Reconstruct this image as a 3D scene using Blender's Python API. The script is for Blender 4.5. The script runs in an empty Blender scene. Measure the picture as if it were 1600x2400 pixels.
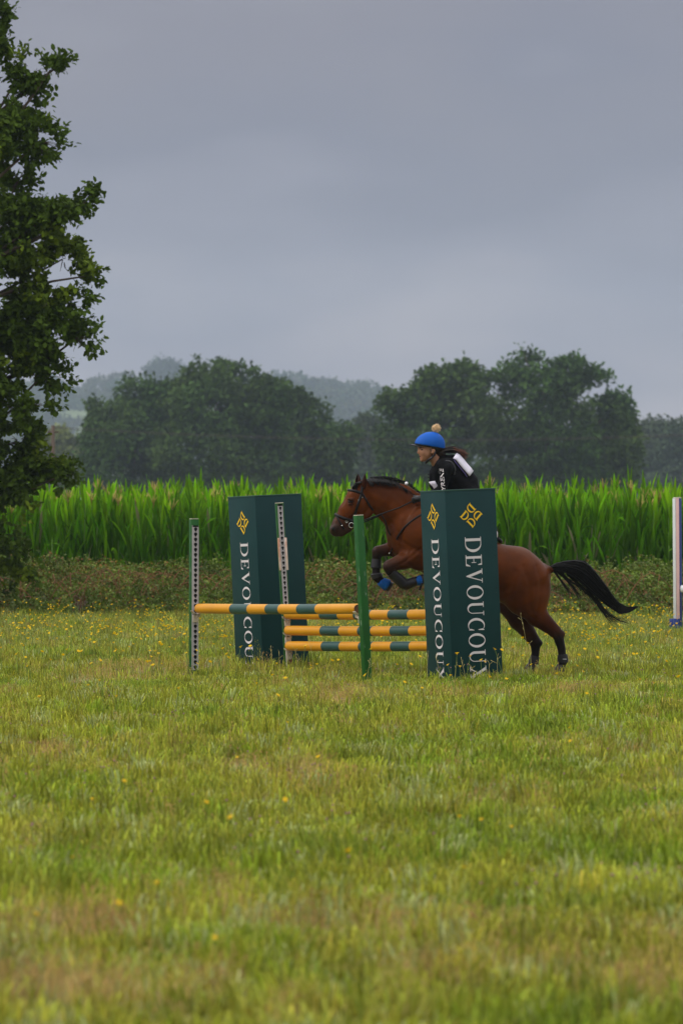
import bpy, math, random
import numpy as np
from mathutils import Vector, Matrix, geometry
random.seed(7)
rng = np.random.default_rng(7)
SC = bpy.context.scene
COL = SC.collection
F = 13800.0          # focal length in photo pixels (1600 wide)
HZ = 1217.0          # horizon row
EYE = 1.6
R = math.radians

# ------------------------------------------------------------------ camera
cam = bpy.data.cameras.new("camera"); cam_o = bpy.data.objects.new("camera", cam); COL.objects.link(cam_o)
cam_o.location = (0, 0, EYE); cam_o.rotation_euler = (R(90), 0, 0)
cam.sensor_fit = 'VERTICAL'; cam.sensor_height = 36.0; cam.lens = 36.0 * F / 2400.0
cam.shift_y = (HZ - 1200.0) / 2400.0
cam.clip_start = 0.5; cam.clip_end = 6000
cam.dof.use_dof = True; cam.dof.focus_distance = 61.0; cam.dof.aperture_fstop = 6.5
SC.camera = cam_o
SC.cycles.use_denoising = True
SC.cycles.volume_bounces = 1
SC.cycles.max_bounces = 8

# ------------------------------------------------------------------ world, sun, exposure
def lin(r, g, b):
    f = lambda c: (c/255/12.92) if c/255 <= .04045 else ((c/255+.055)/1.055)**2.4
    return (f(r), f(g), f(b), 1.0)
SUN_EL, SUN_AZ = 42, 255   # azimuth from +Y clockwise: sun high, left and a little behind the camera
W = bpy.data.worlds.new("World"); SC.world = W; W.use_nodes = True
nt = W.node_tree; nt.nodes.clear()
N = nt.nodes.new; L = nt.links.new
tc = N('ShaderNodeTexCoord'); sep = N('ShaderNodeSeparateXYZ'); L(tc.outputs['Generated'], sep.inputs[0])
mp = N('ShaderNodeMapping'); mp.inputs['Scale'].default_value = (1.0, 1.0, 3.0); L(tc.outputs['Generated'], mp.inputs[0])
nz = N('ShaderNodeTexNoise'); nz.inputs['Scale'].default_value = 12.0; nz.inputs['Detail'].default_value = 3.0; nz.inputs['Roughness'].default_value = .45
L(mp.outputs[0], nz.inputs['Vector'])
ma = N('ShaderNodeMath'); ma.operation = 'MULTIPLY_ADD'; L(nz.outputs['Fac'], ma.inputs[0]); ma.inputs[1].default_value = .11
mb_ = N('ShaderNodeMath'); mb_.operation = 'ADD'; L(sep.outputs['Z'], mb_.inputs[0]); mb_.inputs[1].default_value = -.055
L(mb_.outputs[0], ma.inputs[2])
rp = N('ShaderNodeValToRGB'); L(ma.outputs[0], rp.inputs[0])
els = [(0.0, lin(186, 178, 185)), (.018, lin(179, 173, 181)), (.04, lin(150, 149, 165)), (.060, lin(132, 132, 150)), (.085, lin(141, 138, 152)),
       (.2, (.55, .56, .6, 1)), (.6, (1, 1, 1, 1)), (1.0, (1, 1, 1, 1))]
while len(rp.color_ramp.elements) < len(els): rp.color_ramp.elements.new(0.5)
for e, (p, c) in zip(rp.color_ramp.elements, els): e.position = p; e.color = c
zen = N('ShaderNodeMapRange'); L(sep.outputs['Z'], zen.inputs[0]); zen.inputs[1].default_value = .2; zen.inputs[2].default_value = .8
zen.inputs[3].default_value = 1.0; zen.inputs[4].default_value = 1.7
bg = N('ShaderNodeBackground'); L(rp.outputs[0], bg.inputs[0]); L(zen.outputs[0], bg.inputs[1])
sky = N('ShaderNodeTexSky'); sky.sky_type = 'NISHITA'; sky.sun_disc = False; sky.sun_elevation = R(SUN_EL); sky.sun_rotation = R(SUN_AZ)
bg2 = N('ShaderNodeBackground'); L(sky.outputs[0], bg2.inputs[0]); bg2.inputs[1].default_value = .05
mx = N('ShaderNodeMixShader'); mx.inputs[0].default_value = .12; L(bg.outputs[0], mx.inputs[1]); L(bg2.outputs[0], mx.inputs[2])
wo = N('ShaderNodeOutputWorld'); L(mx.outputs[0], wo.inputs[0])
sl = bpy.data.lights.new("sun", 'SUN'); sl.energy = 1.5; sl.angle = R(12); sl.color = (1, .95, .87)
so = bpy.data.objects.new("sun", sl); COL.objects.link(so)
_az, _el = R(SUN_AZ), R(SUN_EL)
sd = Vector((math.sin(_az)*math.cos(_el), math.cos(_az)*math.cos(_el), math.sin(_el)))
so.rotation_euler = (-sd).to_track_quat('-Z', 'Y').to_euler()
SC.view_settings.view_transform = 'Standard'; SC.view_settings.look = 'None'
SC.view_settings.exposure = 0.0; SC.view_settings.gamma = 1.0

# ------------------------------------------------------------------ helpers
def P(px, py, Y): return np.array([(px-800.0)/F*Y, Y, EYE-(py-HZ)/F*Y])
def GY(py): return EYE*F/(py-HZ)          # ground distance of an image row
def gz(x, y): return -.05*np.exp(-((np.asarray(y, float)-60)/5)**2)   # the meadow dips a little at the jump
def nrm(v): v = np.asarray(v, float); return v/np.linalg.norm(v)

def mat(name, color, rough=.6, noise=None, attr=None, spec=.4, bump=None, metal=0, translucent=0, inst=None, wear=None, nodes=None, sheen=0):
    """noise=(scale, amount) varies value; attr = colour attribute; wear=(colour, scale, threshold)"""
    m = bpy.data.materials.new(name); m.use_nodes = True
    t = m.node_tree; b = t.nodes['Principled BSDF']; n = t.nodes.new; l = t.links.new
    b.inputs['Roughness'].default_value = rough; b.inputs['Metallic'].default_value = metal
    b.inputs['Specular IOR Level'].default_value = spec
    if sheen: b.inputs['Sheen Weight'].default_value = sheen
    if attr or inst:
        a = n('ShaderNodeAttribute'); a.attribute_name = attr or inst
        if inst: a.attribute_type = 'INSTANCER'
        cs = a.outputs['Color']
        if inst:
            a2 = n('ShaderNodeAttribute'); a2.attribute_name = 'col'; m2 = n('ShaderNodeMix'); m2.data_type = 'RGBA'; m2.blend_type = 'MULTIPLY'; m2.inputs[0].default_value = 1
            l(cs, m2.inputs[6]); l(a2.outputs['Color'], m2.inputs[7]); cs = m2.outputs[2]
        if color:
            mm = n('ShaderNodeMix'); mm.data_type = 'RGBA'; mm.blend_type = 'MULTIPLY'; mm.inputs[0].default_value = 1
            l(cs, mm.inputs[6]); mm.inputs[7].default_value = color; cs = mm.outputs[2]
    else:
        c = n('ShaderNodeRGB'); c.outputs[0].default_value = color; cs = c.outputs[0]
    tc = n('ShaderNodeTexCoord')
    if noise:
        z = n('ShaderNodeTexNoise'); z.inputs['Scale'].default_value = noise[0]; z.inputs['Detail'].default_value = 5
        l(tc.outputs['Object'], z.inputs['Vector'])
        r = n('ShaderNodeMapRange'); l(z.outputs['Fac'], r.inputs[0]); r.inputs[1].default_value = .3; r.inputs[2].default_value = .7
        r.inputs[3].default_value = 1-noise[1]; r.inputs[4].default_value = 1+noise[1]
        mm = n('ShaderNodeMix'); mm.data_type = 'RGBA'; mm.blend_type = 'MULTIPLY'; mm.inputs[0].default_value = 1
        l(cs, mm.inputs[6]); l(r.outputs[0], mm.inputs[7]); cs = mm.outputs[2]
    if wear:
        mpp = n('ShaderNodeMapping'); mpp.inputs['Scale'].default_value = (1, 1, .25) if len(wear) < 4 else wear[3]
        l(tc.outputs['Object'], mpp.inputs[0])
        z = n('ShaderNodeTexNoise'); z.inputs['Scale'].default_value = wear[1]; z.inputs['Detail'].default_value = 8; z.inputs['Roughness'].default_value = .7
        l(mpp.outputs[0], z.inputs['Vector'])
        r = n('ShaderNodeMapRange'); l(z.outputs['Fac'], r.inputs[0]); r.inputs[1].default_value = wear[2]; r.inputs[2].default_value = wear[2]+.06
        mm = n('ShaderNodeMix'); mm.data_type = 'RGBA'; l(r.outputs[0], mm.inputs[0]); l(cs, mm.inputs[6]); mm.inputs[7].default_value = wear[0]; cs = mm.outputs[2]
    l(cs, b.inputs['Base Color'])
    if bump:
        z = n('ShaderNodeTexNoise'); z.inputs['Scale'].default_value = bump[0]; z.inputs['Detail'].default_value = 4
        l(tc.outputs['Object'], z.inputs['Vector'])
        bp = n('ShaderNodeBump'); bp.inputs['Strength'].default_value = bump[1]; bp.inputs['Distance'].default_value = bump[2]
        l(z.outputs['Fac'], bp.inputs['Height']); l(bp.outputs[0], b.inputs['Normal'])
    if translucent:
        tr = n('ShaderNodeBsdfTranslucent'); l(cs, tr.inputs[0]); ms = n('ShaderNodeMixShader'); ms.inputs[0].default_value = translucent
        o = t.nodes['Material Output']; l(b.outputs[0], ms.inputs[1]); l(tr.outputs[0], ms.inputs[2]); l(ms.outputs[0], o.inputs[0])
    return m

def link(o, parent=None):
    COL.objects.link(o)
    if parent is not None: o.parent = parent
    return o
def tag(o, label=None, cat=None, group=None, kind=None):
    if label: o['label'] = label
    if cat: o['category'] = cat
    if group: o['group'] = group
    if kind: o['kind'] = kind
    return o
def thing(name, loc, label, cat, group=None):
    o = bpy.data.objects.new(name, None); o.empty_display_size = .2; COL.objects.link(o); o.location = loc
    return tag(o, label, cat, group)

class MB:
    """collects polygons; build() links them as one mesh object"""
    def __init__(s): s.v = []; s.f = []; s.m = []; s.c = []; s.n = 0
    def add(s, v, f, mi=0, col=None):
        v = np.asarray(v, float).reshape(-1, 3); o = s.n
        s.v.append(v); s.n += len(v)
        for q in f: s.f.append([int(i)+o for i in q]); s.m.append(mi)
        s.c.append(np.tile(np.array(col if col is not None else (1, 1, 1, 1), float), (len(v), 1)))
        return s
    def box(s, c, sz, ax=None, mi=0, bev=0):
        c = np.asarray(c, float); ax = np.eye(3) if ax is None else np.asarray(ax, float); h = np.asarray(sz, float)/2
        if bev <= 0:
            sg = np.array([[x, y, z] for z in (-1, 1) for y in (-1, 1) for x in (-1, 1)], float)
            s.add(c+(sg*h)@ax, [(0, 2, 3, 1), (4, 5, 7, 6), (0, 1, 5, 4), (2, 6, 7, 3), (0, 4, 6, 2), (1, 3, 7, 5)], mi); return s
        import bmesh
        bm = bmesh.new(); bmesh.ops.create_cube(bm, size=1)
        for v in bm.verts: v.co = Vector([v.co[i]*2*h[i] for i in range(3)])
        bmesh.ops.bevel(bm, geom=bm.edges[:], offset=bev, segments=2, affect='EDGES', profile=.5)
        bm.verts.index_update(); V = np.array([v.co[:] for v in bm.verts]); Fc = [[v.index for v in f.verts] for f in bm.faces]; bm.free()
        s.add(c+V@ax, Fc, mi); return s
    def tube(s, pts, rad, n=8, mi=0, caps=True, flat=1.0, up=(0, 0, 1), col=None):
        pts = np.asarray(pts, float); k = len(pts); rad = np.broadcast_to(np.asarray(rad, float), (k,))
        T = np.gradient(pts, axis=0); T /= np.linalg.norm(T, axis=1)[:, None]+1e-12
        up = np.asarray(up, float); vs = []
        for i in range(k):
            a = np.cross(T[i], up)
            if np.linalg.norm(a) < 1e-3: a = np.cross(T[i], (1, .2, 0))
            a = nrm(a); b = np.cross(a, T[i])
            for j in range(n):
                t = 2*math.pi*j/n; vs.append(pts[i]+rad[i]*(math.cos(t)*a+math.sin(t)*b*flat))
        fs = [(i*n+j, i*n+(j+1) % n, (i+1)*n+(j+1) % n, (i+1)*n+j) for i in range(k-1) for j in range(n)]
        if caps: fs += [tuple(range(n))[::-1], tuple((k-1)*n+j for j in range(n))]
        s.add(vs, fs, mi, col); return s
    def sphere(s, c, r, seg=12, ring=8, mi=0, sc=(1, 1, 1), col=None):
        vs = []; fs = []
        for i in range(ring+1):
            t = math.pi*i/ring
            for j in range(seg):
                u = 2*math.pi*j/seg; vs.append(np.asarray(c)+r*np.array([math.sin(t)*math.cos(u)*sc[0], math.sin(t)*math.sin(u)*sc[1], math.cos(t)*sc[2]]))
        for i in range(ring):
            for j in range(seg): fs.append((i*seg+j, (i+1)*seg+j, (i+1)*seg+(j+1) % seg, i*seg+(j+1) % seg))
        s.add(vs, fs, mi, col); return s
    def mesh(s, name, mats, smooth=True, origin=(0, 0, 0), merge=False):
        me = bpy.data.meshes.new(name); V = np.vstack(s.v)-np.asarray(origin, float)
        me.from_pydata(V.tolist(), [], s.f)
        for m in (mats if isinstance(mats, (list, tuple)) else [mats]): me.materials.append(m)
        me.polygons.foreach_set('material_index', s.m)
        me.polygons.foreach_set('use_smooth', [smooth]*len(s.f))
        a = me.color_attributes.new('col', 'FLOAT_COLOR', 'POINT'); a.data.foreach_set('color', np.vstack(s.c).ravel())
        me.validate(); me.update(); return me
    def build(s, name, mats, parent=None, smooth=True, origin=None):
        """origin: world position of the object (vertices are given in world space)"""
        og = np.array(parent.location[:]) if (parent is not None and origin is None and parent.parent is None) else (np.asarray(origin, float) if origin is not None else np.zeros(3))
        if parent is not None and parent.parent is not None: og = np.array(parent.parent.location[:])
        if parent is not None and parent.type == 'MESH' and parent.parent is None: og = np.array(parent.location[:])
        me = s.mesh(name, mats, smooth, og)
        o = bpy.data.objects.new(name, me); COL.objects.link(o)
        if parent is not None: o.parent = parent
        else: o.location = og
        return o

def smooth_angle(o, deg=35):
    me = o.data
    me.polygons.foreach_set('use_smooth', [True]*len(me.polygons))
    try: me.set_sharp_from_angle(angle=R(deg))
    except Exception: pass
    return o

def np_mesh(name, V, Fa, mats, cols=None, smooth=True, mi=None):
    """fast mesh from numpy; Fa (M,k)"""
    me = bpy.data.meshes.new(name); V = np.ascontiguousarray(V, dtype=np.float32); Fa = np.ascontiguousarray(Fa, dtype=np.int32)
    me.vertices.add(len(V)); me.vertices.foreach_set('co', V.ravel())
    M, k = Fa.shape
    me.loops.add(M*k); me.loops.foreach_set('vertex_index', Fa.ravel())
    me.polygons.add(M); me.polygons.foreach_set('loop_start', np.arange(M, dtype=np.int32)*k)
    me.polygons.foreach_set('use_smooth', np.full(M, smooth))
    for m in (mats if isinstance(mats, (list, tuple)) else [mats]): me.materials.append(m)
    if mi is not None: me.polygons.foreach_set('material_index', np.asarray(mi, dtype=np.int32))
    me.update(calc_edges=True)
    if cols is not None:
        a = me.color_attributes.new('col', 'FLOAT_COLOR', 'POINT')
        C4 = np.ones((len(V), 4), dtype=np.float32); C4[:, :cols.shape[1]] = cols; a.data.foreach_set('color', C4.ravel())
    return me
def obj(name, me, parent=None, loc=None):
    o = bpy.data.objects.new(name, me); COL.objects.link(o)
    if parent is not None: o.parent = parent
    if loc is not None: o.location = loc
    return o

def vnoise(x, y, s, seed):
    g = np.random.default_rng(seed).random((256, 256)); x = np.asarray(x)/s+100.3; y = np.asarray(y)/s+100.7
    xi = np.floor(x).astype(int); yi = np.floor(y).astype(int); fx = x-xi; fy = y-yi; fx = fx*fx*(3-2*fx); fy = fy*fy*(3-2*fy)
    G = lambda a, b: g[a % 256, b % 256]
    return (G(xi, yi)*(1-fx)+G(xi+1, yi)*fx)*(1-fy)+(G(xi, yi+1)*(1-fx)+G(xi+1, yi+1)*fx)*fy

# ---- signed-distance bodies -> one continuous surface
def seg_d(p, pr):
    a, b, ra, rb, ky = pr[:5]
    k = np.array([1, ky, 1.0]); a = np.asarray(a)*k; b = np.asarray(b)*k; q = p*k
    ab = b-a; den = float(ab@ab)+1e-9
    t = np.clip(((q-a)@ab)/den, 0, 1)
    d = np.linalg.norm(q-a-t[..., None]*ab, axis=-1)-(ra+(rb-ra)*t)
    return d/ (1+(ky-1)*.25)
def smin(a, b, k):
    h = np.clip(.5+.5*(b-a)/k, 0, 1); return b*(1-h)+a*h-k*h*(1-h)
def field(p, prims, k):
    d = np.full(p.shape[:-1], 1.0)
    for pr in prims: d = smin(d, seg_d(p, pr), pr[6] if len(pr) > 6 and pr[6] else k)
    return d
def sdf_mesh(name, prims, mats, res=.012, k=.04, cuts=(), colored=True, blend=.012):
    pts = np.array([q for pr in prims for q in (pr[0], pr[1])]); rr = np.array([r for pr in prims for r in (pr[2], pr[3])])
    lo = (pts-rr[:, None]).min(0)-.05; hi = (pts+rr[:, None]).max(0)+.05
    n = np.ceil((hi-lo)/res).astype(int)+1
    ax = [lo[i]+np.arange(n[i])*res for i in range(3)]
    D = np.full(n, 1.0, dtype=np.float64)
    for pr in prims:
        kk = pr[6] if len(pr) > 6 and pr[6] else k
        r = max(pr[2], pr[3])+kk+.06
        a = np.minimum(pr[0], pr[1])-r; b = np.maximum(pr[0], pr[1])+r
        i0 = np.maximum(((a-lo)/res).astype(int), 0); i1 = np.minimum(((b-lo)/res).astype(int)+2, n)
        X, Y, Z = np.meshgrid(ax[0][i0[0]:i1[0]], ax[1][i0[1]:i1[1]], ax[2][i0[2]:i1[2]], indexing='ij')
        d = seg_d(np.stack([X, Y, Z], -1), pr)
        sl_ = tuple(slice(i0[i], i1[i]) for i in range(3)); D[sl_] = smin(D[sl_], d, kk)
    for fn in cuts:   # cuts: function(X,Y,Z)->distance to remove
        X, Y, Z = np.meshgrid(*ax, indexing='ij'); D = np.maximum(D, -fn(X, Y, Z))
    S = D < 0
    nx, ny, nz_ = n
    acc = np.zeros((nx-1, ny-1, nz_-1, 3)); cnt = np.zeros((nx-1, ny-1, nz_-1))
    for axis in range(3):
        o1, o2 = [i for i in range(3) if i != axis]
        for u in (0, 1):
            for w in (0, 1):
                s0 = [slice(0, n[i]-1) for i in range(3)]; s0[o1] = slice(u, n[o1]-1+u); s0[o2] = slice(w, n[o2]-1+w)
                s1 = list(s0); s1[axis] = slice(1, n[axis])
                d0 = D[tuple(s0)]; d1 = D[tuple(s1)]; c = (d0 < 0) != (d1 < 0)
                t = np.where(c, d0/(d0-d1+1e-20), 0); off = [0, 0, 0]; off[o1] = u; off[o2] = w
                for i in range(3): acc[..., i] += np.where(c, t if i == axis else off[i], 0)
                cnt += c
    act = cnt > 0; ids = -np.ones(act.shape, int); ids[act] = np.arange(act.sum())
    I = np.argwhere(act); V = (I+acc[act]/cnt[act][:, None])*res+lo
    Q = []
    for axis in range(3):
        o1, o2 = [(1, 2), (2, 0), (0, 1)][axis]
        s0 = [slice(1, n[i]-1) for i in range(3)]; s0[axis] = slice(0, n[axis]-1); s1 = list(s0); s1[axis] = slice(1, n[axis])
        a_ = S[tuple(s0)]; b_ = S[tuple(s1)]
        for flip, msk in ((False, a_ & ~b_), (True, ~a_ & b_)):
            J = np.argwhere(msk)
            if not len(J): continue
            for i in range(3):
                if i != axis: J[:, i] += 1
            def g(du, dv):
                K = J.copy(); K[:, o1] -= du; K[:, o2] -= dv; return ids[K[:, 0], K[:, 1], K[:, 2]]
            q = np.stack([g(1, 1), g(0, 1), g(0, 0), g(1, 0)], 1)
            Q.append(q[:, ::-1] if flip else q)
    Q = np.vstack(Q)
    # light laplacian smoothing
    for _ in range(2):
        A = np.zeros_like(V); c = np.zeros(len(V))
        for i in range(4):
            j = (i+1) % 4
            np.add.at(A, Q[:, i], V[Q[:, j]]); np.add.at(c, Q[:, i], 1)
        V = V*.5+.5*A/np.maximum(c, 1)[:, None]
    cols = None
    if colored:
        wsum = np.zeros(len(V)); cols = np.zeros((len(V), 3))
        dm = np.min([seg_d(V, pr) for pr in prims], axis=0)
        for pr in prims:
            w = np.exp(-np.clip((seg_d(V, pr)-dm)/blend, 0, 40)); wsum += w; cols += w[:, None]*np.array(pr[5][:3])
        cols /= wsum[:, None]
    return V, Q, cols

# ------------------------------------------------------------------ ground, hills
m_ground = mat('meadow_soil', None, .9, noise=(1.5, .3), attr='col', bump=(30, .5, .02))
gx = np.linspace(-1500, 1500, 81); gy = np.concatenate([np.linspace(-30, 120, 101), np.linspace(130, 5000, 60)])
GX, GYY = np.meshgrid(gx, gy, indexing='ij'); V = np.stack([GX, GYY, gz(GX, GYY)-.002], -1).reshape(-1, 3)
ny_ = len(gy); q = np.array([[i*ny_+j, (i+1)*ny_+j, (i+1)*ny_+j+1, i*ny_+j+1] for i in range(80) for j in range(ny_-1)])
cg = np.tile(np.array([[.15, .16, .035]]), (len(V), 1))
g = obj('ground', np_mesh('ground', V, q, m_ground, cg)); tag(g, kind='structure', label='flat green meadow reaching to the maize field')
m_hill = mat('hill_grass', lin(88, 104, 60), .9, noise=(.02, .3))
hx = np.linspace(-1450, 1450, 97); hy = np.linspace(2700, 4900, 59); HX, HY = np.meshgrid(hx, hy, indexing='ij')
def hillz(x, y):
    px = x/3960*F+800
    top = 3.3*np.interp(px, [-3000, 0, 120, 330, 450, 640, 760, 900, 1000, 1500, 2200, 5000], [26, 26, 23, 23, 25, 22, 19.5, 17, 9, 6, 7, 12])
    return top*np.clip(np.sin(np.clip((y-2700)/1160, 0, 1)*math.pi/2), 0, 1)*np.clip((4950-y)/800, .0, 1)
HZZ = hillz(HX, HY)-.5
V = np.stack([HX, HY, HZZ], -1).reshape(-1, 3); q = np.array([[i*59+j, (i+1)*59+j, (i+1)*59+j+1, i*59+j+1] for i in range(96) for j in range(58)])
tag(obj('hills', np_mesh('hills', V, q, m_hill)), kind='structure', label='hazy wooded hills on the horizon')

# ------------------------------------------------------------------ foliage
def leaf_cards(C, size, cols, up_bias=.3, asp=.6, rs=None, bend=.25, out=None):
    """leaf-sized 6-vertex bent leaves at points C (n,3)"""
    n = len(C); r = rs or rng
    d = r.normal(size=(n, 3)); d[:, 2] -= .15
    if out is not None: d = d+out*1.2
    d /= np.linalg.norm(d, axis=1)[:, None]
    nrml = r.normal(size=(n, 3)); nrml[:, 2] = np.abs(nrml[:, 2])+up_bias
    s = np.cross(d, nrml); s /= np.linalg.norm(s, axis=1)[:, None]+1e-9; u = np.cross(s, d)
    sz = size*(.6+.8*r.random(n))[:, None]
    l = sz; w = sz*asp*.5
    p0 = C; p1 = C+d*l*.35+s*w*.9+u*l*.04; p2 = C+d*l*.35-s*w*.9+u*l*.04; p3 = C+d*l*.75+s*w*.75-u*l*bend*.3; p4 = C+d*l*.75-s*w*.75-u*l*bend*.3
    p5 = C+d*l-u*l*bend
    V = np.stack([p0, p1, p2, p3, p4, p5], 1).reshape(-1, 3); b = np.arange(n)[:, None]*6
    Q = np.concatenate([b+np.array([[0, 1, 3, 4]]), b+np.array([[0, 4, 2, 2]])], 0)
    T = np.concatenate([b+np.array([[0, 1, 2]]), b+np.array([[1, 3, 2]]), b+np.array([[3, 4, 2]]), b+np.array([[3, 5, 4]])], 0)
    return V, T, np.repeat(cols, 6, axis=0)

def crown_points(lobes, n, seed, hollow=.55, gap=.0, ns=.5):
    """lobes: (cx,cy,cz,rx,ry,rz). points in the outer shell of each lobe, clumped"""
    r = np.random.default_rng(seed); lobes = np.array(lobes, float)
    vol = (lobes[:, 3]*lobes[:, 4]*lobes[:, 5])**(2/3); k = r.choice(len(lobes), n, p=vol/vol.sum())
    d = r.normal(size=(n, 3)); d /= np.linalg.norm(d, axis=1)[:, None]
    rad = (hollow+(1-hollow)*r.random(n)**.7)
    # lumpy radius
    A = np.sin(d@np.array([5.1, 3.3, 4.2])+k*1.7)+np.sin(d@np.array([-4.3, 6.1, 2.7])+k*2.9)+np.sin(d@np.array([9.3, -7.1, 8.2])+k)
    rad = rad*(1+.09*A)
    P_ = lobes[k, :3]+d*rad[:, None]*lobes[k, 3:]
    if gap > 0:
        v = vnoise(P_[:, 0]+.7*P_[:, 1], P_[:, 2]*1.1+.3*P_[:, 1], ns, seed+5)
        keep = v > gap; P_ = P_[keep]; d = d[keep]; k = k[keep]
    return P_, d, k

m_leaf_far = mat('far_tree_leaves', None, .9, attr='col', spec=.05, translucent=.15)
m_bark = mat('tree_bark', lin(82, 70, 58), .9, noise=(6, .3), bump=(20, .6, .03))
def tree(name, label, cat, lobes_px, Y, base, n, leaf, col, seed, group=None, var=.45, gap=.24, dm=1.0):
    """lobes_px: (px,py,rx,ry) in photo pixels at distance Y"""
    K_ = 3.3 if Y > 1000 else 1.55   # real distance of the far trees
    Y = Y*K_; leaf = leaf*K_*.72; n = int(n*1.7)
    s = F/Y; r = np.random.default_rng(seed); L_ = []
    for (px, py, rx, ry) in lobes_px:
        c = P(px, py, Y); rz = .5*(rx+ry)/s
        L_.append((c[0], Y+(r.random()-.5)*rz*1.2, c[2], rx/s, rz*dm, ry/s))
    t = thing(name, (P(base, HZ, Y)[0], Y, 0), label, cat, group)
    og = np.array(t.location[:])
    C, d, k = crown_points(L_, n, seed, .5, gap, leaf*4)
    C = C+r.normal(size=C.shape)*leaf*.5
    m_ = C[:, 2] > .2; C = C[m_]; d = d[m_]; k = k[m_]
    clump = vnoise(C[:, 0]+C[:, 1], C[:, 2], leaf*6, seed+9)
    v = (1+var*(clump-.5)*2)*(1+.5*var*(r.random(len(C))-.5)*2)
    warm = 1+.25*(vnoise(C[:, 0], C[:, 2]+C[:, 1], leaf*9, seed+3)-.5)
    cc = np.array(col[:3])[None]*v[:, None]; cc[:, 0] *= warm
    V, T, cv = leaf_cards(C, leaf, cc, out=d*.6)
    obj('crown', np_mesh('crown', V-og, T, m_leaf_far, cv, smooth=False), t)
    mb = MB(); top = max(l[2] for l in L_)
    hgt = top*.75; tr = max(.12, top*.022)
    zs = np.linspace(-.1, hgt, 9); xs = og[0]+np.cumsum(r.normal(size=9))*.12*tr*2
    mb.tube(np.stack([xs, np.full(9, Y)+np.cumsum(r.normal(size=9))*.1*tr, zs], 1), tr*(1-.75*zs.clip(0)/hgt), 8)
    for l in L_:
        a = np.array([og[0], Y, min(hgt*.8, max(.8, l[2]*.55))]); b = np.array(l[:3]); mid = (a+b)/2+np.array([0, 0, -.1*abs(b[0]-a[0])])
        mb.tube([a, mid, b], [tr*.4, tr*.28, tr*.08], 6)
    mb.build('trunk', m_bark, t)
    return t

# ------------------------------------------------------------------ distant trees
DG = (.054, .098, .024)
tree('broad_tree', 'broad dark leafy tree at the left end of the left clump behind the maize', 'tree',
     [(330, 940, 75, 55), (270, 985, 65, 55), (245, 1060, 60, 70), (320, 1050, 90, 90), (375, 925, 50, 38), (390, 980, 80, 80), (300, 1130, 110, 50), (228, 950, 22, 14), (222, 1010, 25, 30)], 385, 310, 17000, .42, DG, 11, 'dark trees behind the maize field')
tree('broad_tree', 'tall rounded dark tree forming the top of the left clump behind the maize', 'tree',
     [(500, 872, 62, 34), (465, 904, 56, 42), (560, 900, 70, 42), (500, 960, 110, 70), (600, 960, 80, 60), (480, 1060, 120, 90), (600, 1060, 90, 90), (640, 920, 42, 34), (480, 846, 18, 12), (510, 852, 16, 12), (520, 1140, 120, 40)], 380, 520, 20000, .42, (.052, .094, .022), 12, 'dark trees behind the maize field')
tree('broad_tree', 'dark tree sloping down at the right end of the left clump behind the maize', 'tree',
     [(660, 950, 55, 45), (715, 985, 60, 50), (690, 1060, 90, 80), (775, 1050, 55, 60), (815, 1020, 32, 18), (770, 1110, 50, 50), (680, 1130, 90, 45), (700, 925, 14, 12)], 390, 720, 14000, .42, (.054, .092, .024), 13, 'dark trees behind the maize field')
tree('broad_tree', 'lower dark tree at the left end of the right clump behind the rider', 'tree',
     [(925, 950, 42, 35), (1015, 900, 42, 34), (1080, 890, 58, 40), (985, 960, 75, 50), (930, 1030, 50, 70), (1010, 1050, 95, 85), (1095, 970, 70, 70), (1000, 1120, 110, 50), (1010, 872, 13, 12)], 375, 1020, 17000, .42, (.058, .102, .024), 14, 'dark trees behind the maize field')
tree('broad_tree', 'tallest dark tree with sky gaps at the top of the right clump', 'tree',
     [(1230, 862, 48, 42), (1160, 910, 55, 42), (1330, 874, 58, 40), (1270, 900, 70, 50), (1385, 910, 55, 48), (1360, 940, 70, 50), (1435, 955, 50, 42), (1200, 980, 80, 60), (1310, 1020, 110, 80), (1400, 990, 70, 60), (1180, 1080, 100, 70), (1320, 1110, 110, 60), (1228, 828, 16, 14)], 370, 1280, 22000, .42, (.052, .096, .022), 15, 'dark trees behind the maize field', gap=.25)
tree('broad_tree', 'dark rounded tree at the right end of the right clump behind the maize', 'tree',
     [(1445, 990, 42, 45), (1450, 1060, 50, 60), (1400, 1060, 60, 70), (1425, 1120, 65, 45), (1480, 1020, 18, 20)], 378, 1430, 10000, .42, (.054, .098, .024), 16, 'dark trees behind the maize field')
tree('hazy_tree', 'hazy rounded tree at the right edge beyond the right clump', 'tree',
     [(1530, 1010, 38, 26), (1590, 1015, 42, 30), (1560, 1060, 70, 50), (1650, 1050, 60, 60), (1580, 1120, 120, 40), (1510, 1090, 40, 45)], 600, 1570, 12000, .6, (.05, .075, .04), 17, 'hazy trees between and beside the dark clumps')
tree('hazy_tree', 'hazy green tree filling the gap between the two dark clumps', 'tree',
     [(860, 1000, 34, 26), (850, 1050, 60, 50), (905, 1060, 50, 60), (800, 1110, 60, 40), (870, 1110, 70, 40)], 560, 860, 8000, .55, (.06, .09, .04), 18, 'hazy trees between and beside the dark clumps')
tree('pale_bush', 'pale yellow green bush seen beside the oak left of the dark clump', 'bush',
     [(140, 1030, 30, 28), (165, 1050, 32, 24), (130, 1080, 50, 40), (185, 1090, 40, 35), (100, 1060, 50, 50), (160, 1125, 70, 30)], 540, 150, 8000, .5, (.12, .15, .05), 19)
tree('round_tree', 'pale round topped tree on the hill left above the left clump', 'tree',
     [(385, 875, 42, 36), (350, 888, 22, 26), (420, 882, 24, 28), (385, 920, 50, 40)], 1150, 385, 5000, .9, (.05, .075, .04), 20)
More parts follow.
